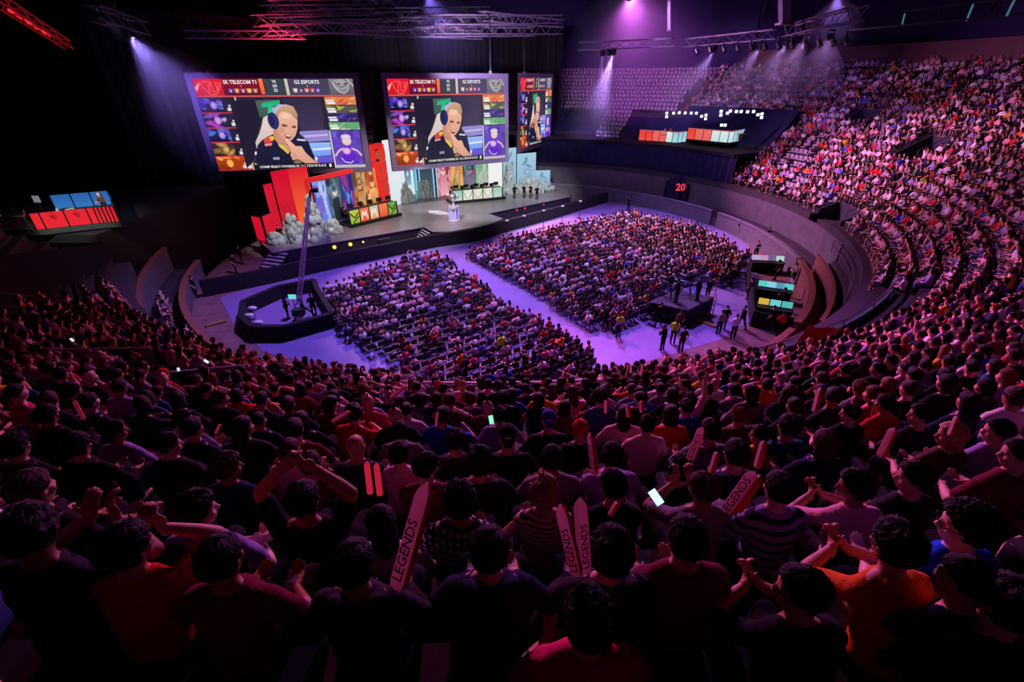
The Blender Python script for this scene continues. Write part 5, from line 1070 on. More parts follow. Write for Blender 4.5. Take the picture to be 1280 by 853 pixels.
# left platform
za = 5.75; a = U(46, 287.5, za); b = U(125, 279, za); c = U(141.5, 258, za+1.0); c = V(c.x, c.y, za); d = U(134, 238.5, za+1.0); d = V(d.x, d.y, za)
e = V(a.x-.5, d.y-.4, za)
t = thing('caster_platform', 'small glowing red and blue caster platform high on the left', 'platform', tuple((a+c)/2))
mb = MB(); far = V(a.x-7, a.y+.3, za); mb.prism([(p.x, p.y) for p in (far, a, b, c, d, V(far.x, d.y, za))], za-.35, za); mb.build('deck', plain('dark_deck', (52, 60, 58), .7), t)
cuts = [0, .15, .52, .88, 1]
for i in range(4): glasspanel(t, a.lerp(b, cuts[i]), a.lerp(b, cuts[i+1]), za+.02, za+1.0, (230, 24, 44), (240, 30, 46), logo=(150, 10, 30) if i in (1, 2) else None)
for i in range(5): glasspanel(t, b.lerp(c, i/5), b.lerp(c, (i+1)/5), za+.02, za+1.0, (215, 20, 50), (225, 40, 44))
glasspanel(t, c, c.lerp(d, .4), za+.02, za+1.0, (60, 110, 190), (50, 130, 210)); glasspanel(t, c.lerp(d, .4), d, za+.02, za+1.0, (60, 110, 190), (70, 150, 220))
dd = U(62, 244.5, za+1.0); dd = V(dd.x, dd.y, za)
for i in range(3): glasspanel(t, d.lerp(dd, i/3), d.lerp(dd, (i+1)/3), za+.02, za+1.0, (45, 95, 170), (50, 120, 190), logo=(25, 60, 120) if i == 0 else None)
mb = MB(); mb.beam(b+V(-.2, .3, .05), b+V(-.2, .3, .16), .3); mb.build('orange_lamp', lit('orange_lamp', (255, 150, 50), 1.4), t)
P = a.lerp(b, .55)+V(0, 1.2, 0); q = MB(); q.box(P+V(0, 0, .74), (3.0, 1.1, .06), .08); t = thing('caster_table', 'dark curved presenter table with papers on the left platform', 'table', tuple(P)); q.build('table_top', plain('dark_green_top', (40, 52, 50), .5), t)
for sx in (-1.3, 1.3): mb = MB(); mb.beam(P+V(sx, 0, 0), P+V(sx, 0, .72), .3); mb.build('leg', M_BLACKM, t)
for i, (dx, dy, lb) in enumerate(((-.3, -.2, 'pale sheet of paper nearest the red panels on the caster table'), (.3, -.05, 'pale sheet of paper beside the presenter'), (-.9, .1, 'pale sheet of paper at the far left of the caster table'))): mb = MB(); mb.box(P+V(dx, dy, .775), (.45, .3, .01), .4*i); mb.build('paper_sheet', plain('paper', (190, 215, 200), .7), label=lb, cat='paper')
person(P+V(.75, .95, -.02), R_(170), 'stand_front', 'brown', ('curly', 'brown'), label='presenter in brown jacket standing at the table on the left platform', name='presenter')
def stool(p, rz, lab):
    t = thing('bar_chair', lab, 'chair', p, 'white shell chairs on the left platform', rz, world=False)
    mb = MB(); mb.loft([(V(0, -.02, .60), (.24, 0, 0), (0, .22, 0)), (V(0, 0, .66), (.27, 0, 0), (0, .25, 0))], 14); mb.loft([(V(0, -.24, .62), (.24, 0, 0), (0, .03, 0)), (V(0, -.31, .95), (.22, 0, 0), (0, .03, 0))], 14); mb.build('shell_seat', M_WHITE, t)
    for sx in (-.2, .2):
        for sy in (-.2, .2): mb = MB(); mb.tube((sx*.6, sy*.6, .6), (sx, sy, 0), .015, n=5); mb.build('leg', M_STEEL, t)
stool(a.lerp(b, -.0)+V(.25, 1.25, 0), 2.6, 'white shell chair just behind the left end of the red panels'); stool(a+V(-1.6, .9, 0), 2.4, 'white shell chair on the open deck left of the red panels'); stool(a+V(-3.0, .7, 0), 2.0, 'white shell chair cut by the left frame edge')
p = a+V(-1.5, 2.4, 0); t = thing('monitor_cart', 'small white-framed monitor on a thin stand at the left platform', 'monitor', p); mb = MB(); mb.tube(p, p+V(0, 0, 1.2), .03, n=6); mb.build('stand', M_BLACKM, t); mb = MB(); mb.box(p+V(0, 0, 1.35), (.42, .05, .42)); mb.build('panel', lit('monitor_glow', (130, 140, 160), .7), t)
rail([a+V(-.3, -.05, 0), a+V(-2.2, 0, 0), a+V(-4.2, .05, 0)], 1.0, 'thin steel railing left of the red panels on the left platform')
mb = MB(); mb.box((a.x-9+.0, a.y+8.2, 2.6), (28, 15.5, 5.4)); mb.v = [(min(v[0], b.x+.4), v[1], v[2]) for v in mb.v]; mb.build('wall_left_drape', M_BLACK, kind='structure')
# black curtains closing the left stand and the back of the hall
mb = MB()
cp_ = [(-34, 27.6), (-24.6, 27.6), (-18.3, 14.2), (-14.4, 5.4), (-12.5, 1.2)]
def curtain(pts, z0, z1, nm, m=M_BLACK, fold=.12, stepl=.4):
    mb = MB(); vs = []; k = 0
    for p, q in zip(pts, pts[1:]):
        L = math.hypot(q[0]-p[0], q[1]-p[1]); n = max(1, int(L/stepl)); nx, ny = -(q[1]-p[1])/L, (q[0]-p[0])/L
        for i in range(n): f = i/n; s = fold*(1 if k % 2 else -1); vs.append((p[0]+(q[0]-p[0])*f+nx*s, p[1]+(q[1]-p[1])*f+ny*s)); k += 1
    vs.append(pts[-1]); b = [(x, y, z0) for x, y in vs]+[(x, y, z1(x, y) if callable(z1) else z1) for x, y in vs]; n = len(vs)
    mb.add(b, [(i, i+1, n+i+1, n+i) for i in range(n-1)]); o = mb.build(nm, m, kind='structure'); so = o.modifiers.new('t', 'SOLIDIFY'); so.thickness = .04; return o
curtain([(-34, 27.3), (-25.2, 27.3), (-18.9, 14.2), (-15, 5.4), (-13.2, 1.2)], 0, lambda x, y: 5.2 if y > 27.2 else 5.2+min(3.6, (27.3-y)*.27), 'wall_left')
M_NAVY = plain('navy_drape', (27, 25, 68), .95, vary=.3, vscale=.4)
curtain([(-34, 44), (-26, 52), (-16, 62), (-6, 69), (2, 73), (7, 74)], 0, 19, 'wall_stage_back', M_BLACK)
pts = [tuple(pol(a_, 27.2))[:2] for a_ in range(114, 182, 3)]; curtain(pts, 1.3, 6.95, 'wall_far_drape', M_NAVY)
mb = MB(); mb.arcband(114.5, 184, 27.0, 32.8, 6.7, 7.0); struct(mb, 'floor_far_deck', M_BLACK)
def slope(a0, a1, r0, z0, r1, z1, nm, m):
    mb = MB(); n = int((a1-a0)/2)+1; vs = []
    for i in range(n+1): a_ = a0+(a1-a0)*i/n; vs += [pol(a_, r0, z0), pol(a_, r1, z1), pol(a_, r1, z1-.2), pol(a_, r0, z0-.2)]
    fs = [(4*i+k, 4*i+(k+1) % 4, 4*i+4+(k+1) % 4, 4*i+4+k) for i in range(n) for k in range(4)]; mb.add(vs, fs+[(0, 3, 2, 1), (4*n, 4*n+1, 4*n+2, 4*n+3)]); struct(mb, nm, m)
slope(115.5, 138, 32.6, 7.0, 36.3, 10.9, 'wall_seat_cover', M_NAVY); slope(138, 150, 32.6, 7.0, 34.6, 9.4, 'wall_seat_cover', M_NAVY); slope(157, 184, 32.6, 7.0, 35.6, 9.9, 'wall_seat_cover', M_NAVY)
# dark entrance tent with red number on the far right of the floor
p = U(845, 262, 0); t = thing('entrance_tent', 'dark navy entrance tunnel with a small red number sign in the far ring wall', 'tunnel', p); ang = R_(105)
mb = MB(); mb.box(p+V(0, 0, 1.6), (1.6, 3.2, 3.2), ang-R_(70)); mb.build('tunnel_box', M_NAVY, t); mb = MB(); q = p+V(0, 0, 3.2); mb.add([q+V(-1.4, -1, 0), q+V(1.4, -1, 0), q+V(1.4, 1, 0), q+V(-1.4, 1, 0), q+V(0, 0, 1.1)], [(0, 1, 4), (1, 2, 4), (2, 3, 4), (3, 0, 4), (3, 2, 1, 0)]); mb.build('pointed_roof', M_NAVY, t)
mb = MB(); M = Matrix.Translation(p+V(-.6, -1.9, 3.0)) @ Matrix.Rotation(R_(90), 4, 'X'); textmesh(mb, '20', M, 1.1, bold=.03, depth=.02); mb.build('number_sign', lit('red_number', (225, 60, 75), .9), t)
# right caster boxes
def boxcaster(pxs, z, cols, lab, lamps, desk_people):
    P = [U(x, y, z) for x, y in pxs]; t = thing('caster_box', lab, 'platform', tuple(sum(P, V(0, 0, 0))/len(P)))
    back = [p+V(1.2, 3.0, 0) for p in P]; mb = MB(); mb.prism([(p.x, p.y) for p in P+back[::-1]], z-.25, z-.02); mb.build('deck', M_BLACKM, t)
    n = len(cols); L = [0]
    for a, b in zip(P, P[1:]): L.append(L[-1]+(b-a).length)
    def at(f):
        s = f*L[-1]
        for i in range(len(P)-1):
            if s <= L[i+1]+1e-6: return P[i].lerp(P[i+1], (s-L[i])/(L[i+1]-L[i]))
        return P[-1]
    for i, (c1, c2) in enumerate(cols): glasspanel(t, at(i/n), at((i+1)/n-.004), z, z+1.15, c1, c2)
    mb = MB(); mb.path([p+V(0, 0, 1.17) for p in P], .05); mb.build('top_rail', lit('rail_glow', (215, 120, 120), .6), t)
    for i, (x, y) in enumerate(lamps):
        p = UY(x, y, min(q.y for q in P)-.3); tt = thing('floodlight', f'{NTH[i] if i else "first"} bright white floodlight from the left above the {lab[:34]}', 'lamp', p, 'floodlights over the caster boxes'); mb = MB(); mb.box(p, (.27, .12, .27)); mb.build('glowing_face', lit('flood_face', (225, 245, 255), 1.6), tt); mb = MB(); mb.box(p+V(0, .14, 0), (.32, .14, .32)); mb.build('housing', M_BLACKM, tt)
    for i, (x, y) in enumerate(desk_people):
        p = U(x, y, z); person(p, R_(200), 'fold', random.choice(['navy', 'grey', 'orange']), ('short', 'brown'), label=f'{ORD[i]} presenter from the left inside the {lab[:34]}', name='presenter', group='presenters in the caster boxes')
    q = at(.65)+V(.3, 1.3, .75); mb = MB(); mb.box(q, (3.2, .8, .08), .1); mb.box(q-V(0, 0, .35), (2.6, .4, .66), .1); mb.build('presenter_desk', plain('orange_desk', (220, 140, 80), .5), label='orange presenter desk inside the '+lab[:34], cat='desk')
Rr, Ww, Bb = ((238, 60, 50), (245, 80, 70)), ((225, 235, 235), (200, 228, 232)), ((150, 205, 225), (170, 220, 232)); Pk = ((240, 110, 100), (238, 100, 95))
boxcaster([(798, 175), (830, 177), (845, 178.5), (857, 177)], 7.1, [Rr, Rr, Pk, Pk, Ww, Bb, Bb, Bb], 'smaller red-to-blue glowing caster box far right of the stage', [(833.5, 141.5), (833.3, 146), (842, 141.5), (849, 141), (856.5, 141.3), (864, 141.5), (870.5, 141.5), (877, 145.5), (882.5, 144), (882, 148.5)], [(829, 173), (836, 173), (843, 173)])
boxcaster([(858, 173.5), (890, 176.5), (912, 178.5), (928, 175)], 7.6, [Rr, Pk, Pk, Ww, Ww, Ww, Bb, Bb, Bb], 'larger red-to-white glowing caster box beside the dim stairs', [(901.5, 139.3), (901, 144), (909.5, 141.5), (913, 138.8), (920.5, 139.5), (926.5, 139.5), (934.5, 139.8), (942, 139.5), (947.5, 143.5), (952.5, 142.5), (952, 147), (902, 156.5), (906.5, 156.5)], [(922, 171), (929, 171)])
# ------------------------------------------------------------------ black enclosure with the jib crane
pf = [U(321, 425, 0), U(360, 425, 0), U(419, 408, 0)]; pk = [U(392, 349, 1.0), U(347, 357, 1.0), U(303, 376, 1.0)]; lf = U(306, 412, 0)
loop = [lf, *pf, U(400, 376, 0), V(pk[0].x, pk[0].y, 0), V(pk[1].x, pk[1].y, 0), V(pk[2].x, pk[2].y, 0), lf]
barrier(loop, 1.0, .35, 'black padded enclosure around the camera crane on the violet floor', 'padded_enclosure')
t = thing('cable_conduit', 'yellow-brown cable ramp from the ring wall to the left edge of the violet floor', 'cable ramp', U(260, 408, 0)); mb = MB(); mb.beam(U(257, 408, .06), U(283, 401, .06), .3, .12); mb.build('ramp', plain('ochre_ramp', (150, 110, 50), .7), t)
t = thing('cable_conduit', 'yellow-brown cable ramp below the ladder of the camera platform', 'cable ramp', U(880, 402, 0)); mb = MB(); mb.beam(U(868, 397, .06), U(894, 409, .06), .3, .12); mb.build('ramp', MATS['ochre_ramp'], t)
B0 = U(381, 397, 0); t = thing('camera_crane', 'tall lattice camera crane rising from the black padded enclosure', 'crane', B0)
mb = MB()
for i in range(3): a_ = i*2.1; mb.tube(B0+V(.9*math.cos(a_), .9*math.sin(a_), .05), B0+V(0, 0, .9), .06, n=6)
mb.build('tripod', M_BLACKM, t); mb = MB(); mb.tube(B0+V(0, 0, .7), B0+V(0, 0, 1.4), .12, n=8); mb.build('pivot', M_BLACKM, t); M_CR = plain('crane_aluminium', (170, 150, 185), .35, metal=.4)
tip = UY(387, 246, B0.y+2.0); bot = B0+V(0, -.3, 1.1); d = tip-bot; x = d.normalized(); mb = MB(); s1 = V(1, 0, 0)
for k in (-.13, .13): mb.tube(bot+s1*k, tip+s1*k*.5, .03, n=6); mb.tube(bot+s1*k+V(0, -.25, 0), tip+s1*k*.5+V(0, -.12, 0), .03, n=6)
n = 22
for i in range(n): p, q = bot.lerp(tip, i/n), bot.lerp(tip, (i+1)/n); w = .13*(1-.5*i/n); mb.tube(p-s1*w, q+s1*w, .015, n=4); mb.tube(p+s1*w, q-s1*w, .015, n=4)
mb.build('lattice_arm', M_CR, t); mb = MB(); tp = UY(392, 238, tip.y); mb.path([tip, tip.lerp(tp, .5)+V(0, 0, .2), tp], .07); mb.box(tp+V(.1, 0, 0), (.3, .3, .22)); mb.build('camera_head', M_BLACKM, t); mb = MB(); mb.box(bot-x*.5, (.7, .5, .45)); mb.build('counterweight', M_BLACKM, t)
p = U(371, 393, 0); t = thing('crane_monitor', 'small cyan-lit monitor on a stand beside the crane operator', 'monitor', p); mb = MB(); mb.tube(p, p+V(0, 0, 1.2), .03, n=6); mb.build('stand', M_BLACKM, t); mb = MB(); mb.box(p+V(0, 0, 1.3), (.5, .05, .32)); mb.build('screen', lit('cyan_screen', (110, 215, 225), 1.0), t)
person(U(361, 399, 0), R_(-60), 'stand_front', 'black', ('long', 'black'), label='long-haired crane operator in black inside the padded enclosure', name='crane_operator', trousers='black'); person(U(394, 396, 0), R_(30), 'stand_front', 'black', ('short', 'brown'), label='second crew member in black beside the crane base', name='crane_operator', trousers='black')
for i, (px, py) in enumerate(((316, 387), (312, 396), (324, 405))): p = U(px, py, .7); t = thing('stage_lamp', ['upper', 'middle', 'lowest'][i]+' white lamp head on the left rim of the padded enclosure', 'lamp', (p.x, p.y, 0)); mb = MB(); mb.tube((p.x, p.y, 0), p, .03, n=6); mb.build('stand', M_STEEL, t); mb = MB(); mb.ell(p+V(0, 0, .1), (.3, .18, .13)); mb.build('head', M_WHITE, t)
# ------------------------------------------------------------------ camera platform on the floor
q1, q2, q3 = U(808, 398, 0), U(855, 409, 0), U(888, 392, 0); q4 = q1+(q3-q2); t = thing('camera_platform', 'black draped camera platform at the edge of the right audience block', 'platform', tuple((q1+q3)/2))
mb = MB(); mb.prism([(p.x, p.y) for p in (q1, q2, q3, q4)], 0, 1.15); mb.build('skirt', M_BLACK, t); mb = MB(); mb.prism([(p.x, p.y) for p in (q1, q2, q3, q4)], 1.15, 1.22); mb.build('deck', plain('grey_deck', (60, 58, 68), .6), t)
rail([p+V(0, 0, 1.22) for p in (q1, q1.lerp(q4, .5), q4, q4.lerp(q3, .5), q3)], 1.0, 'black railing around the camera platform', m=M_BLACKM)
def camrig(p, rz, lab):
    t = thing('broadcast_camera', lab, 'camera', p, 'broadcast cameras', rz, world=False)
    for i in range(3): mb = MB(); mb.tube((.5*math.cos(i*2.1), .5*math.sin(i*2.1), 0), (0, 0, 1.1), .03, n=5); mb.build('leg', M_BLACKM, t)
    mb = MB(); mb.box((0, 0, 1.28), (.22, .5, .3)); b_o = mb.build('body', M_BLACKM, t); mb = MB(); mb.tube((0, .25, 1.28), (0, .75, 1.28), .11, .13, 10); mb.build('lens', M_BLACKM, b_o); mb = MB(); mb.box((0, -.1, 1.52), (.25, .2, .15)); mb.build('viewfinder', M_BLACKM, b_o)
ctr = (q1+q3)/2+V(0, 0, 1.22); camrig(ctr+V(-.9, .3, 0), R_(40), 'large broadcast camera left on the camera platform'); camrig(ctr+V(.5, .6, 0), R_(35), 'large broadcast camera right on the camera platform')
person(ctr+V(-.6, -.5, 0), R_(35), 'stand_front', 'charcoal', ('short', 'black'), label='camera operator in charcoal behind the left camera on the platform', name='camera_operator'); person(ctr+V(.9, -.2, 0), R_(35), 'stand_front', 'black', ('short', 'black'), label='camera operator in black behind the right camera on the platform', name='camera_operator')
for i, (dx, dy, dz) in enumerate(((-1.0, .8, 2.6), (-.2, 1.2, 2.6))): mb = MB(); p = ctr+V(dx-.5, dy, 1.0); mb.beam(p, p+V(1.0, -.5, .0), .1, .07); mb.build('teleprompter_bar', plain('pale_green_bar', (130, 190, 165), .5), label=['nearer', 'farther'][i]+' pale green bar above the camera platform', cat='bar')
l1, l2 = U(879, 395, 0), U(890, 396, 0); t = thing('step_ladder', 'pale wooden step ladder leaning against the camera platform', 'ladder', l1); up = V(.15, .35, 1.5)
for p in (l1, l2): mb = MB(); mb.beam(p, p+up, .06); mb.build('rail', plain('pale_wood', (190, 160, 135), .6), t)
for i in range(5): mb = MB(); f = (i+.5)/5; mb.beam(l1+up*f, l2+up*f, .09, .04); mb.build('rung', MATS['pale_wood'], t)
# ------------------------------------------------------------------ mixing desks (front of house)
def fohdesk(px0, px1, lab, scr, dpt=.9):
    a, b = U(*px0, 0), U(*px1, 0); d = b-a; ang = math.atan2(d.y, d.x); c = (a+b)/2; t = thing('control_desk', lab, 'desk', tuple(c)); mb = MB(); mb.box((c.x, c.y, .40), (d.length, dpt*.9, .8), ang); mb.build('cabinet', M_BLACK, t); mb = MB(); mb.box((c.x, c.y, .84), (d.length+.1, dpt, .06), ang); mb.build('desk_top', M_BLACKM, t)
    for i in range(scr[0]):
        p = a+d*((i+.5)/scr[0]); rz = ang+scr[2]; t = thing('console_monitor', f'{ORD[i]} lit monitor on the {lab[:42]}', 'monitor', (p.x, p.y, .87), 'lit monitors on the control desks'); mb = MB(); mb.box(None, (.62, .05, .40), 0, 0, Matrix.Translation((p.x, p.y, 1.15)) @ Matrix.Rotation(rz, 4, 'Z') @ Matrix.Rotation(R_(-28), 4, 'X')); mb.build('screen', lit('mon_%d_%d_%d' % scr[1][i % len(scr[1])], scr[1][i % len(scr[1])], .9), t); mb = MB(); mb.tube((p.x, p.y+.05, .87), (p.x, p.y+.05, 1.1), .04, n=6); mb.build('stand', M_BLACKM, t)
fohdesk((942, 395), (985, 402), 'nearest black control desk beside the right ring wall', (3, [(215, 180, 70), (120, 210, 215), (90, 190, 190)], 0)); fohdesk((944, 372), (985, 378), 'middle black control desk with bright screens', (4, [(90, 210, 200), (150, 210, 240), (80, 160, 190)], 0)); fohdesk((936, 338), (975, 340), 'farthest control desk with white equipment', (4, [(190, 170, 215), (200, 150, 190), (120, 100, 150), (180, 220, 210)], 0))
mb = MB(); a, b = U(935, 410, 0), U(940, 345, 0); barrier([U(932, 345, 0), U(938, 408, 0), U(990, 418, 0)], 1.1, .12, 'black crowd barrier on the near and floor sides of the control desks')
# ------------------------------------------------------------------ people standing around the floor
M_VEST = plain('safety_vest_fabric', (190, 235, 40), .8)
def walker(px, py, pose, sh, lab, hair=('short', 'black'), rz=None, z=0, tr='black', nm='staff_member', vest=False, dz=0, **k):
    o = person(U(px, py, z)+V(0, 0, dz), rz if rz is not None else R_(random.uniform(-60, 60)), pose, sh, hair, label=lab, group='people standing on the floor', name=nm, trousers=tr, **k)
    if vest:
        src = PO[pose]['shirt'].copy(); v = bpy.data.objects.new('safety_vest', src); C.objects.link(v); v.parent = o
        co, t_ = get(src); n = np.empty(len(co)*3); src.vertices.foreach_get('normal', n); co = co+n.reshape(-1, 3)*.012; src.vertices.foreach_set('co', co.ravel()); src.materials.clear(); src.materials.append(M_VEST)
        bm_cut(src, 1.12, .26)
    return o
import bmesh
def bm_cut(me, zc, xw):
    bm = bmesh.new(); bm.from_mesh(me); bmesh.ops.delete(bm, geom=[v for v in bm.verts if abs(v.co.x) > xw or v.co.z < zc], context='VERTS'); bm.to_mesh(me); bm.free()
W = [(772, 422, 'stand', 'lilac', 'guard in a lime safety vest standing alone on the open violet floor', R_(20), dict(vest=True)), (757, 410, 'walk', 'charcoal', 'staff member in dark clothes just left of the lone vested guard', R_(40), {}), (827, 438, 'stand_front', 'black', 'staff member in black looking down, leftmost of the group near the platform', R_(30), {}), (840, 430, 'stand_front', 'lime', 'guard with lime vest and helmet below the camera platform', R_(-20), dict(vest=True)), (850, 440, 'stand', 'charcoal', 'staff member in charcoal right of the vested guard below the platform', R_(10), {}), (822, 408, 'walk', 'black', 'staff member in black with white shoes by the platform corner', R_(-30), {}), (846, 418, 'stand', 'brown', 'staff member leaning near the near corner of the camera platform', R_(0), {}),
 (627, 449, 'stand', 'lime', 'steward in a lime vest amid the near chairs of the left block', R_(30), dict(vest=True)), (610, 462, 'stand_front', 'bright blue', 'steward in bright blue shirt, left of the pair seen from behind', R_(0), dict(z=5.3, dz=-1.68)), (632, 458, 'stand', 'bright blue', 'long-haired steward in bright blue, right of the pair seen from behind', R_(0), dict(z=5.3, dz=-1.68, hair=('long', 'black'))), (656, 472, 'stand_up', 'black', 'person in black raising an arm beside the blue stewards', R_(180), {}), (674, 470, 'stand', 'denim blue', 'person in denim blue standing near the lowest rows', R_(90), {}), (692, 466, 'walk', 'lilac', 'person in pale jacket walking past the lowest rows', R_(150), {}), (708, 470, 'stand_folded', 'black', 'person in black right of the walking pale jacket', R_(180), {}), (701, 450, 'stand_front', 'orange', 'person in an orange-brown coat behind the left block', R_(60), {}), (583, 478, 'stand', 'charcoal', 'person standing at the lower corner of the left block', R_(60), {}), (578, 472, 'stand_folded', 'orange', 'person in orange scarf at the lower corner of the left block', R_(70), {}),
 (912, 359, 'walk', 'black', 'tall staff member in black walking beyond the camera platform', R_(20), {}), (921, 346, 'walk', 'grey', 'staff member in grey to the right of the walking tall one', R_(30), {}), (907, 348, 'stand', 'charcoal', 'staff member in charcoal to the left of the walking tall one', R_(10), {}), (883, 375, 'stand', 'black', 'staff member with backpack by the right side of the camera platform', R_(0), {}), (943, 324, 'stand_folded', 'grey', 'staff member in grey at the far corner of the control desks', R_(160), {}), (934, 375, 'stand', 'black', 'guard in black along the black barrier of the control desks', R_(90), {}), (897, 418, 'stand', 'grey', 'person in light grey back turned at the lower right exit', R_(10), {}), (903, 412, 'stand', 'black', 'person in black beside the light grey back at the exit', R_(0), {}), (925, 412, 'walk', 'black', 'tall person in black crossing the lower right exit', R_(100), {}), (915, 424, 'stand_front', 'white', 'person in white shirt at the lower right exit', R_(0), {}),
 (785, 264, 'stand', 'black', 'lone guard in black at the far end of the violet floor', R_(180), {}), (877, 276, 'stand_front', 'black', 'guard crouching against the far right ring wall', R_(200), {}), (898, 280, 'stand', 'black', 'guard in black along the right ring wall', R_(200), {}), (922, 296, 'stand', 'charcoal', 'guard nearer along the right ring wall, left of the corner', R_(210), {}), (957, 306, 'stand_folded', 'black', 'guard in black leaning on the ring wall beyond the control desks', R_(200), {}),
 (247, 372, 'stand', 'black', 'guard in black standing against the left ring wall', R_(-60), {}), (296, 342, 'stand', 'black', 'stagehand in black near the left end of the barrier', R_(-60), {}), (303, 330, 'stand_folded', 'charcoal', 'stagehand in charcoal by the left stage corner', R_(-60), {}),
 (985, 372, 'stand_front', 'lilac', 'engineer in pale shirt leaning over the control desks', R_(90), {}), (975, 388, 'stand_front', 'black', 'engineer in black at the nearest control desk', R_(60), {}), (968, 350, 'stand', 'black', 'engineer in black between farthest and middle control desks', R_(80), {}), (990, 355, 'stand_front', 'grey', 'engineer in grey by the ring wall at the control desks', R_(90), {}), (960, 412, 'stand', 'black', 'guard in black at the near end of the control desks', R_(20), {}), (972, 420, 'stand_front', 'red', 'person with red lanyard shirt at the near end of the control desks', R_(0), {})]
for px, py, pose, sh, lab, rz, k in W: walker(px, py, pose, sh, lab, rz=rz, **k)
p = pol(-44.5, 31.6, tread(10)); person(p, R_(-100), 'stand_front', 'lime', ('short', 'black'), label='steward in a lime jacket at the dark top edge of the left stand', name='staff_member', trousers='black')
for (px, py), zz, lab in (((1152, 228), 5.8, 'steward in a lime jacket at a right stand entrance'), ((1119, 208), 7, 'staff member in royal blue at the upper entrance of the right crowd')):
    a_, R, r = solve(px, py); k = round((39.51-R)/.8); person(pol(a_, rowR(k), tread(k)), R_(a_+90), 'stand', 'lime' if 'lime' in lab else 'bright blue', ('short', 'black'), label=lab, name='staff_member')
# left-hand railings
for pts, lab in (([(0, 356), (40, 361), (84, 369)], 'upper steel railing at the dark top edge of the left stand'), ([(0, 372), (44, 377), (84, 384)], 'lower steel railing at the dark top edge of the left stand')):
    P = []
    for x, y in pts: a_, R, r = solve(x, y+8); P.append(pol(a_, R, head_z(R)-HEADH+.1))
    rail(P, 1.0, lab)
# ------------------------------------------------------------------ inflatable sticks, phones
def stick(px0, px1, lab, depth=None, red=False, text=None, wpx=None, lean=0, glow=False, twist=0.0):
    """a faceted inflatable stick from its lower to its upper end in the photo"""
    a_, R, r = solve(*px0); t0 = CAMZ; A = V(*ray(*px0)); B = V(*ray(*px1))
    d0 = depth if depth else None
    if d0 is None:
        P = pol(a_, R, head_z(R)); q = proj(P); d0 = q[2]*.97
    f = lambda rr, d: V(0, 0, CAMZ)+rr*(d)            # ray z-depth: rays have unit depth along the axis
    P0, P1 = f(A, d0), f(B, d0+lean); L = (P1-P0).length; x = (P1-P0).normalized(); w = wpx*d0/FPX if wpx else L*.085
    t = thing('inflatable_stick', lab, 'cheering stick', P0, 'inflatable cheering sticks')
    toC = (V(0, 0, CAMZ)-P0).normalized(); s = x.cross(toC).normalized(); n = s.cross(x)
    ca, sa = math.cos(twist), math.sin(twist); s, n = s*ca+n*sa, n*ca-s*sa
    prof = [(0, .5), (.03, .85), (.08, 1), (.86, 1), (.92, .85), (1, .08)]
    def ringp(f, k, ang0): c = P0+x*L*f; return [c+(s*math.cos(a)+n*math.sin(a))*w*.5*k for a in (R_(35), R_(145), R_(215), R_(325))]
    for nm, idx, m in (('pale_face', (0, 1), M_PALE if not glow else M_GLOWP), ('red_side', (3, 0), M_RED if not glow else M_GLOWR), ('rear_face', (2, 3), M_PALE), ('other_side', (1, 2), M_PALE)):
        mb = MB(); rs = [ringp(f, k, 0) for f, k in prof]
        for u, v in zip(rs, rs[1:]): mb.add([u[idx[0]], u[idx[1]], v[idx[1]], v[idx[0]]], [(0, 1, 2, 3)])
        fo = mb.build(nm, m, t)
        if nm == 'pale_face': face_ = fo
    if text:
        c = P0+x*L*.42+n*w*.30; M = Matrix((x, -s, n)).transposed().to_4x4(); M = Matrix.Translation(c) @ M; mb = MB(); fn = n*(w*.5*math.sin(R_(35))+.003)
        M = Matrix.Translation(P0+x*L*.38+fn) @ Matrix((x, n.cross(x), n)).transposed().to_4x4(); textmesh(mb, text, M, w*.78, depth=.0005, bold=.01); mb.build('lettering', M_INK, face_)
    return t
M_PALE = plain('pale_pink_film', (238, 196, 205), .3); M_RED = plain('red_film', (225, 20, 30), .28); 
def film(m):                                          # thin inflated film lets light through
    nt = m.node_tree; b = nt.nodes['Principled BSDF']; o = nt.nodes['Material Output']; tr = nt.nodes.new('ShaderNodeBsdfTranslucent'); mx = nt.nodes.new('ShaderNodeMixShader'); mx.inputs[0].default_value = .6
    nt.links.new(b.inputs['Base Color'].links[0].from_socket, tr.inputs[0]); nt.links.new(b.outputs[0], mx.inputs[1]); nt.links.new(tr.outputs[0], mx.inputs[2]); nt.links.new(mx.outputs[0], o.inputs[0])
film(M_PALE)
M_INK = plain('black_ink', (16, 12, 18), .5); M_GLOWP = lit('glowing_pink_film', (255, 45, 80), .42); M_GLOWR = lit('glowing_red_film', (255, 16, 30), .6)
stick((497, 737), (535, 603), 'longest pale and red stick, tilted, lettered, beside the long-haired white top', 1.55, text='LEGENDS', wpx=24, twist=.5)
stick((722, 720), (700, 630), 'left stick of the big upright pair beside the striped sleeveless top', 1.75, text='LEGENDS', wpx=17, twist=.4); stick((731, 718), (725, 622), 'right stick of the big upright pair', 1.85, text='LEGENDS', wpx=17, twist=-.5)
stick((907, 642), (944, 590), 'front stick of the lettered pair behind the striped polo', 2.3, text='LEGENDS', wpx=17, twist=.3); stick((921, 640), (951, 594), 'red-sided stick behind the lettered pair at the striped polo', 2.4, wpx=13, twist=1.1)
stick((463, 618), (458, 577), 'left stick of the pair glowing red', 3.1, wpx=9, glow=True); stick((475, 620), (470, 579), 'right stick of the pair glowing red', 3.05, wpx=9, glow=True)
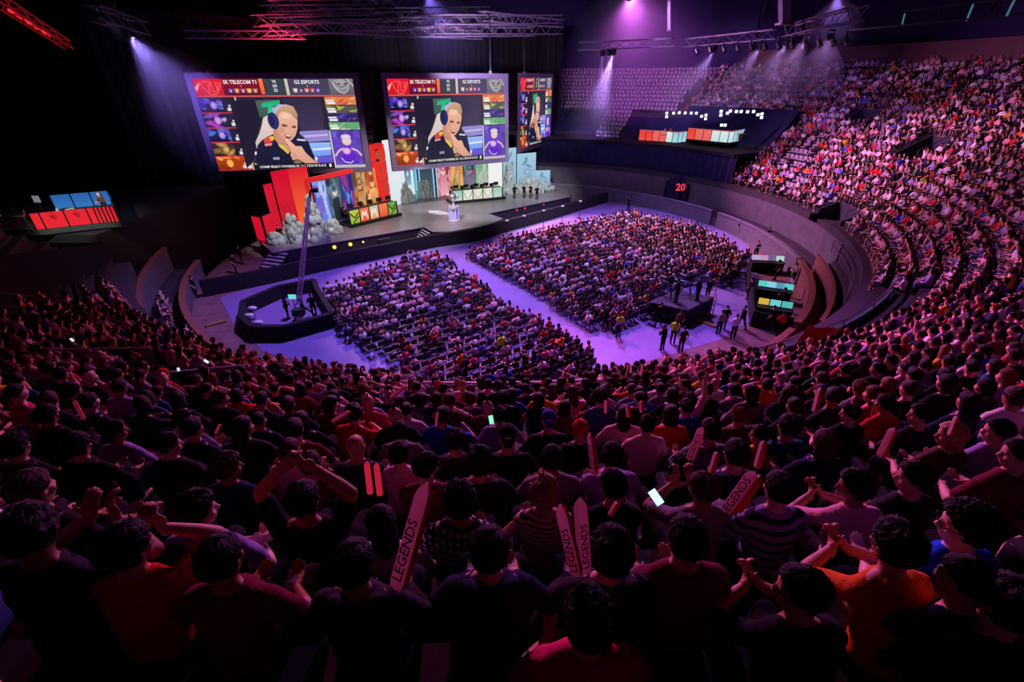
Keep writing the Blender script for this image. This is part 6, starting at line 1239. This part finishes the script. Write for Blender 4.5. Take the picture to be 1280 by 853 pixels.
for a_, b_, w_, lab, tx, tw in (((744, 594), (738, 540), 11, 'tall red stick between the lettered sweatshirt and the salmon tee', 'LEGENDS', 1.0), ((862, 576), (878, 534), 11, 'pale stick between the salmon and light grey backs', 'LEGENDS', .2), ((888, 593), (897, 565), 9, 'small red stick left of the ponytail', None, 1.1), ((946, 586), (956, 551), 11, 'broad red stick in front of the mustard yellow top', None, 1.2), ((1018, 516), (1026, 485), 8, 'upright red stick in the middle of the right crowd', None, 1.0), ((1100, 572), (1118, 535), 10, 'pink and red stick held below the bright red tee', None, .6), ((488, 498), (507, 483), 5, 'small slanting red stick left of the centre', None, .8), ((415, 528), (438, 514), 6, 'small slanting pink stick at centre left', None, .6), ((757, 517), (757, 500), 4, 'small upright pale stick near the red tee', None, .3), ((786, 522), (784, 506), 6, 'short red stick left of the salmon tee', None, 1.0), ((802, 516), (802, 501), 6, 'short red stick above the salmon tee', None, 1.0), ((680, 606), (676, 585), 7, 'short pink-red stick behind the blond bun', None, .5), ((545, 532), (547, 515), 4, 'thin pale pink stick near the centre', None, .2), ((1187, 545), (1197, 520), 7, 'red stick beside the blond bob', None, 1.0), ((775, 470), (770, 455), 3, 'tiny red stick at the lowest central rows, left', None, .9), ((782, 472), (786, 456), 3, 'tiny red stick at the lowest central rows, right', None, .9), ((801, 470), (803, 456), 3, 'tiny pale stick at the lowest central rows', None, .1), ((871, 470), (865, 456), 4, 'tiny pale stick raised left of the throwing arm', None, .1), ((975, 483), (970, 465), 4, 'small red stick in front of the red flag', None, .8), ((270, 543), (276, 530), 5, 'small pink stick in the dim left block', None, .6), ((105, 525), (92, 500), 5, 'slanting pale pink stick in the dim left block', None, .4), ((762, 645), (772, 628), 8, 'short red stick held by the black-clad chin-resting spectator', None, 1.0), ((1142, 415), (1146, 400), 3, 'tiny red stick high in the right crowd', None, .9), ((1065, 510), (1066, 498), 4, 'tiny orange-red stick beside the curly yellow hair', None, .9)):
    stick(a_, b_, lab, None, wpx=w_, text=tx, twist=tw)
def phone(px, py, d, lab, col, ang=.5, w=.075, h=.15):
    P = V(0, 0, CAMZ)+V(*ray(px, py))*d; t = thing('smartphone', lab, 'phone', P, 'lit phones in the crowd'); n = (V(0, 0, CAMZ)-P).normalized(); x = V(1, 0, 0); y = n.cross(x).normalized(); x = y.cross(n); M = Matrix.Translation(P) @ Matrix((x, y, n)).transposed().to_4x4() @ Matrix.Rotation(ang, 4, 'Z')
    mb = MB(); mb.box(None, (w, h, .008), 0, 0, M); mb.build('case', M_BLACKM, t); mb = MB(); mb.box(None, (w*.9, h*.9, .003), 0, 0, M @ Matrix.Translation((0, 0, .006))); dis_ = mb.build('display', lit('phone_%d' % len(MATS), col, 1.3), t)
    if w > .05: mb = MB(); mb.box(None, (w*.4, h*.12, .001), 0, 0, M @ Matrix.Translation((.0, h*.1, .009))); mb.box(None, (w*.5, h*.06, .001), 0, 0, M @ Matrix.Translation((.0, -h*.15, .009))); mb.build('picture_bars', lit('phone_ink', (70, 90, 110), .5), dis_)
phone(820, 622, 2.35, 'brightly lit phone held beside the glasses and grey tee', (205, 240, 255), .55, .046, .088); phone(614, 525, 4.3, 'green-lit phone beside the lilac sweater', (130, 240, 190), .2, .045, .09); phone(258, 452, 7, 'small white-lit phone in the left block', (190, 220, 240), .9, .04, .08); phone(223, 462, 7, 'tiny pale-lit phone beside the bobble hat', (180, 200, 230), .2, .04, .06); phone(90, 425, 10, 'tiny white-lit phone in the upper left block', (200, 210, 220), .7, .05, .09)
# red banner held up in the right crowd
P = UY(1010, 428, 15); t = thing('red_flag', 'red flag draped over the crowd by the right floor exit', 'flag', P); mb = MB(); vs = []
for i in range(9):
    for j in range(9): vs.append(P+V((i-4)*.17+j*.06, .12*math.sin(i*.9), (j-4)*.16+.06*math.sin(i*1.3+j)))
mb.add(vs, [(i*9+j, (i+1)*9+j, (i+1)*9+j+1, i*9+j+1) for i in range(8) for j in range(8)]); o = mb.build('cloth', plain('red_flag_cloth', (190, 20, 25), .8), t, smooth=True); so = o.modifiers.new('t', 'SOLIDIFY'); so.thickness = .01
# cap lettering on the black sweatshirt
# ------------------------------------------------------------------ light
def spot(name, loc, target, power, col, size=60, blend=.6, rad=.3):
    l = bpy.data.lights.new(name, 'SPOT'); l.energy = power; l.color = col; l.spot_size = R_(size); l.spot_blend = blend; l.shadow_soft_size = rad
    o = bpy.data.objects.new(name, l); C.objects.link(o); o.location = loc; o.rotation_euler = (Vector(target)-Vector(loc)).to_track_quat('-Z', 'Y').to_euler(); return o
VIO, MAG, PNK, BLU = (.42, .20, 1), (1, .12, .55), (1, .45, .75), (.15, .2, 1)
spot('floor_wash', (-10, 30, 19), (-11, 29, 0), 19000, (.34, .20, 1), 90); spot('floor_wash', (6, 33, 20), (4, 31, 0), 20000, (.40, .22, 1), 80); spot('floor_wash', (12, 46, 20), (12, 46, 0), 20000, (.55, .28, 1), 75)
spot('audience_wash', (-14, 44, 18), (-6, 33, 0), 24000, (1, .45, .75), 50); spot('audience_wash', (-2, 54, 19), (9, 44, 0), 62000, (1, .42, .70), 55)
spot('right_stand_wash', (2, 54, 20), (27, 42, 6), 72000, (1, .34, .80), 44, 1); spot('right_stand_wash', (8, 58, 22), (34, 46, 10), 25000, (.85, .30, .85), 56, 1); spot('right_stand_wash', (2, 44, 20), (20, 24, 5), 26000, (.9, .25, .75), 50, 1)
spot('upper_crowd_wash', (12, 52, 21), (28, 71, 13), 12000, (.85, .4, .9), 40)
spot('near_stand_wash', (-4, 40, 19), (4, 14, 5), 52000, (1, .13, .48), 66, 1); spot('near_stand_wash', (6, 42, 19), (9, 14, 5), 46000, (.66, .20, 1), 66, 1); spot('near_stand_wash', (-4, 40, 19), (-14, 18, 7), 11000, (1, .12, .40), 40, 1)
spot('stage_wash', (-8, 38, 17), (-12, 48, 1), 15000, (1, .88, .82), 60); spot('stage_wash', (2, 42, 18), (-2, 56, 1), 20000, (.9, .95, 1), 55); spot('thrust_spot', (-10, 34, 19), (-5.6, 46.5, 1), 16000, (.95, .92, 1), 16, .6); spot('rock_fill', (-14, 34, 14), (-20, 42, 2), 9000, (1, .96, .9), 30); spot('rock_fill', (0, 44, 14), (3, 60, 2), 9000, (.95, 1, 1), 30)
spot('rock_fill', (-9.5, 47, 5.4), (-10, 56, 2), 1600, (.95, 1, 1), 70)  # added fill below the screens to brighten the rocks behind
spot('rig_red', (-18, 44, 14), (-20, 46, 19), 3500, (1, .05, .12), 90); spot('rig_white', (-2, 46, 14), (-2, 58, 19), 9000, (.8, .6, 1), 110)
spot('ring_wall_wash', (10, 44, 18), (16, 62, 3), 5000, (.55, .35, 1), 80); spot('left_wash', (-12, 32, 18), (-24, 28, 2), 3000, (1, .35, .5), 70)
spot('platform_fill', (-26, 25, 11), (-28.5, 30, 6), 2600, (1, .95, .85), 42, .6)  # added spot that brightens the left platform and its chairs
w = bpy.data.worlds.new('dark_hall'); bpy.context.scene.world = w; w.use_nodes = True; w.node_tree.nodes['Background'].inputs[0].default_value = (.02, .009, .045, 1); w.node_tree.nodes['Background'].inputs[1].default_value = .35
sc = bpy.context.scene; sc.view_settings.view_transform = 'Standard'; sc.view_settings.look = 'None'; sc.view_settings.gamma = 1; sc.view_settings.use_curve_mapping = False; sc.view_settings.exposure = 0
sc.cycles.max_bounces = 5; sc.cycles.diffuse_bounces = 2; sc.cycles.glossy_bounces = 2; sc.cycles.transparent_max_bounces = 12; sc.cycles.volume_bounces = 0; sc.cycles.sample_clamp_indirect = 4
for o in bpy.data.objects:
    if 'world' in o: del o['world']
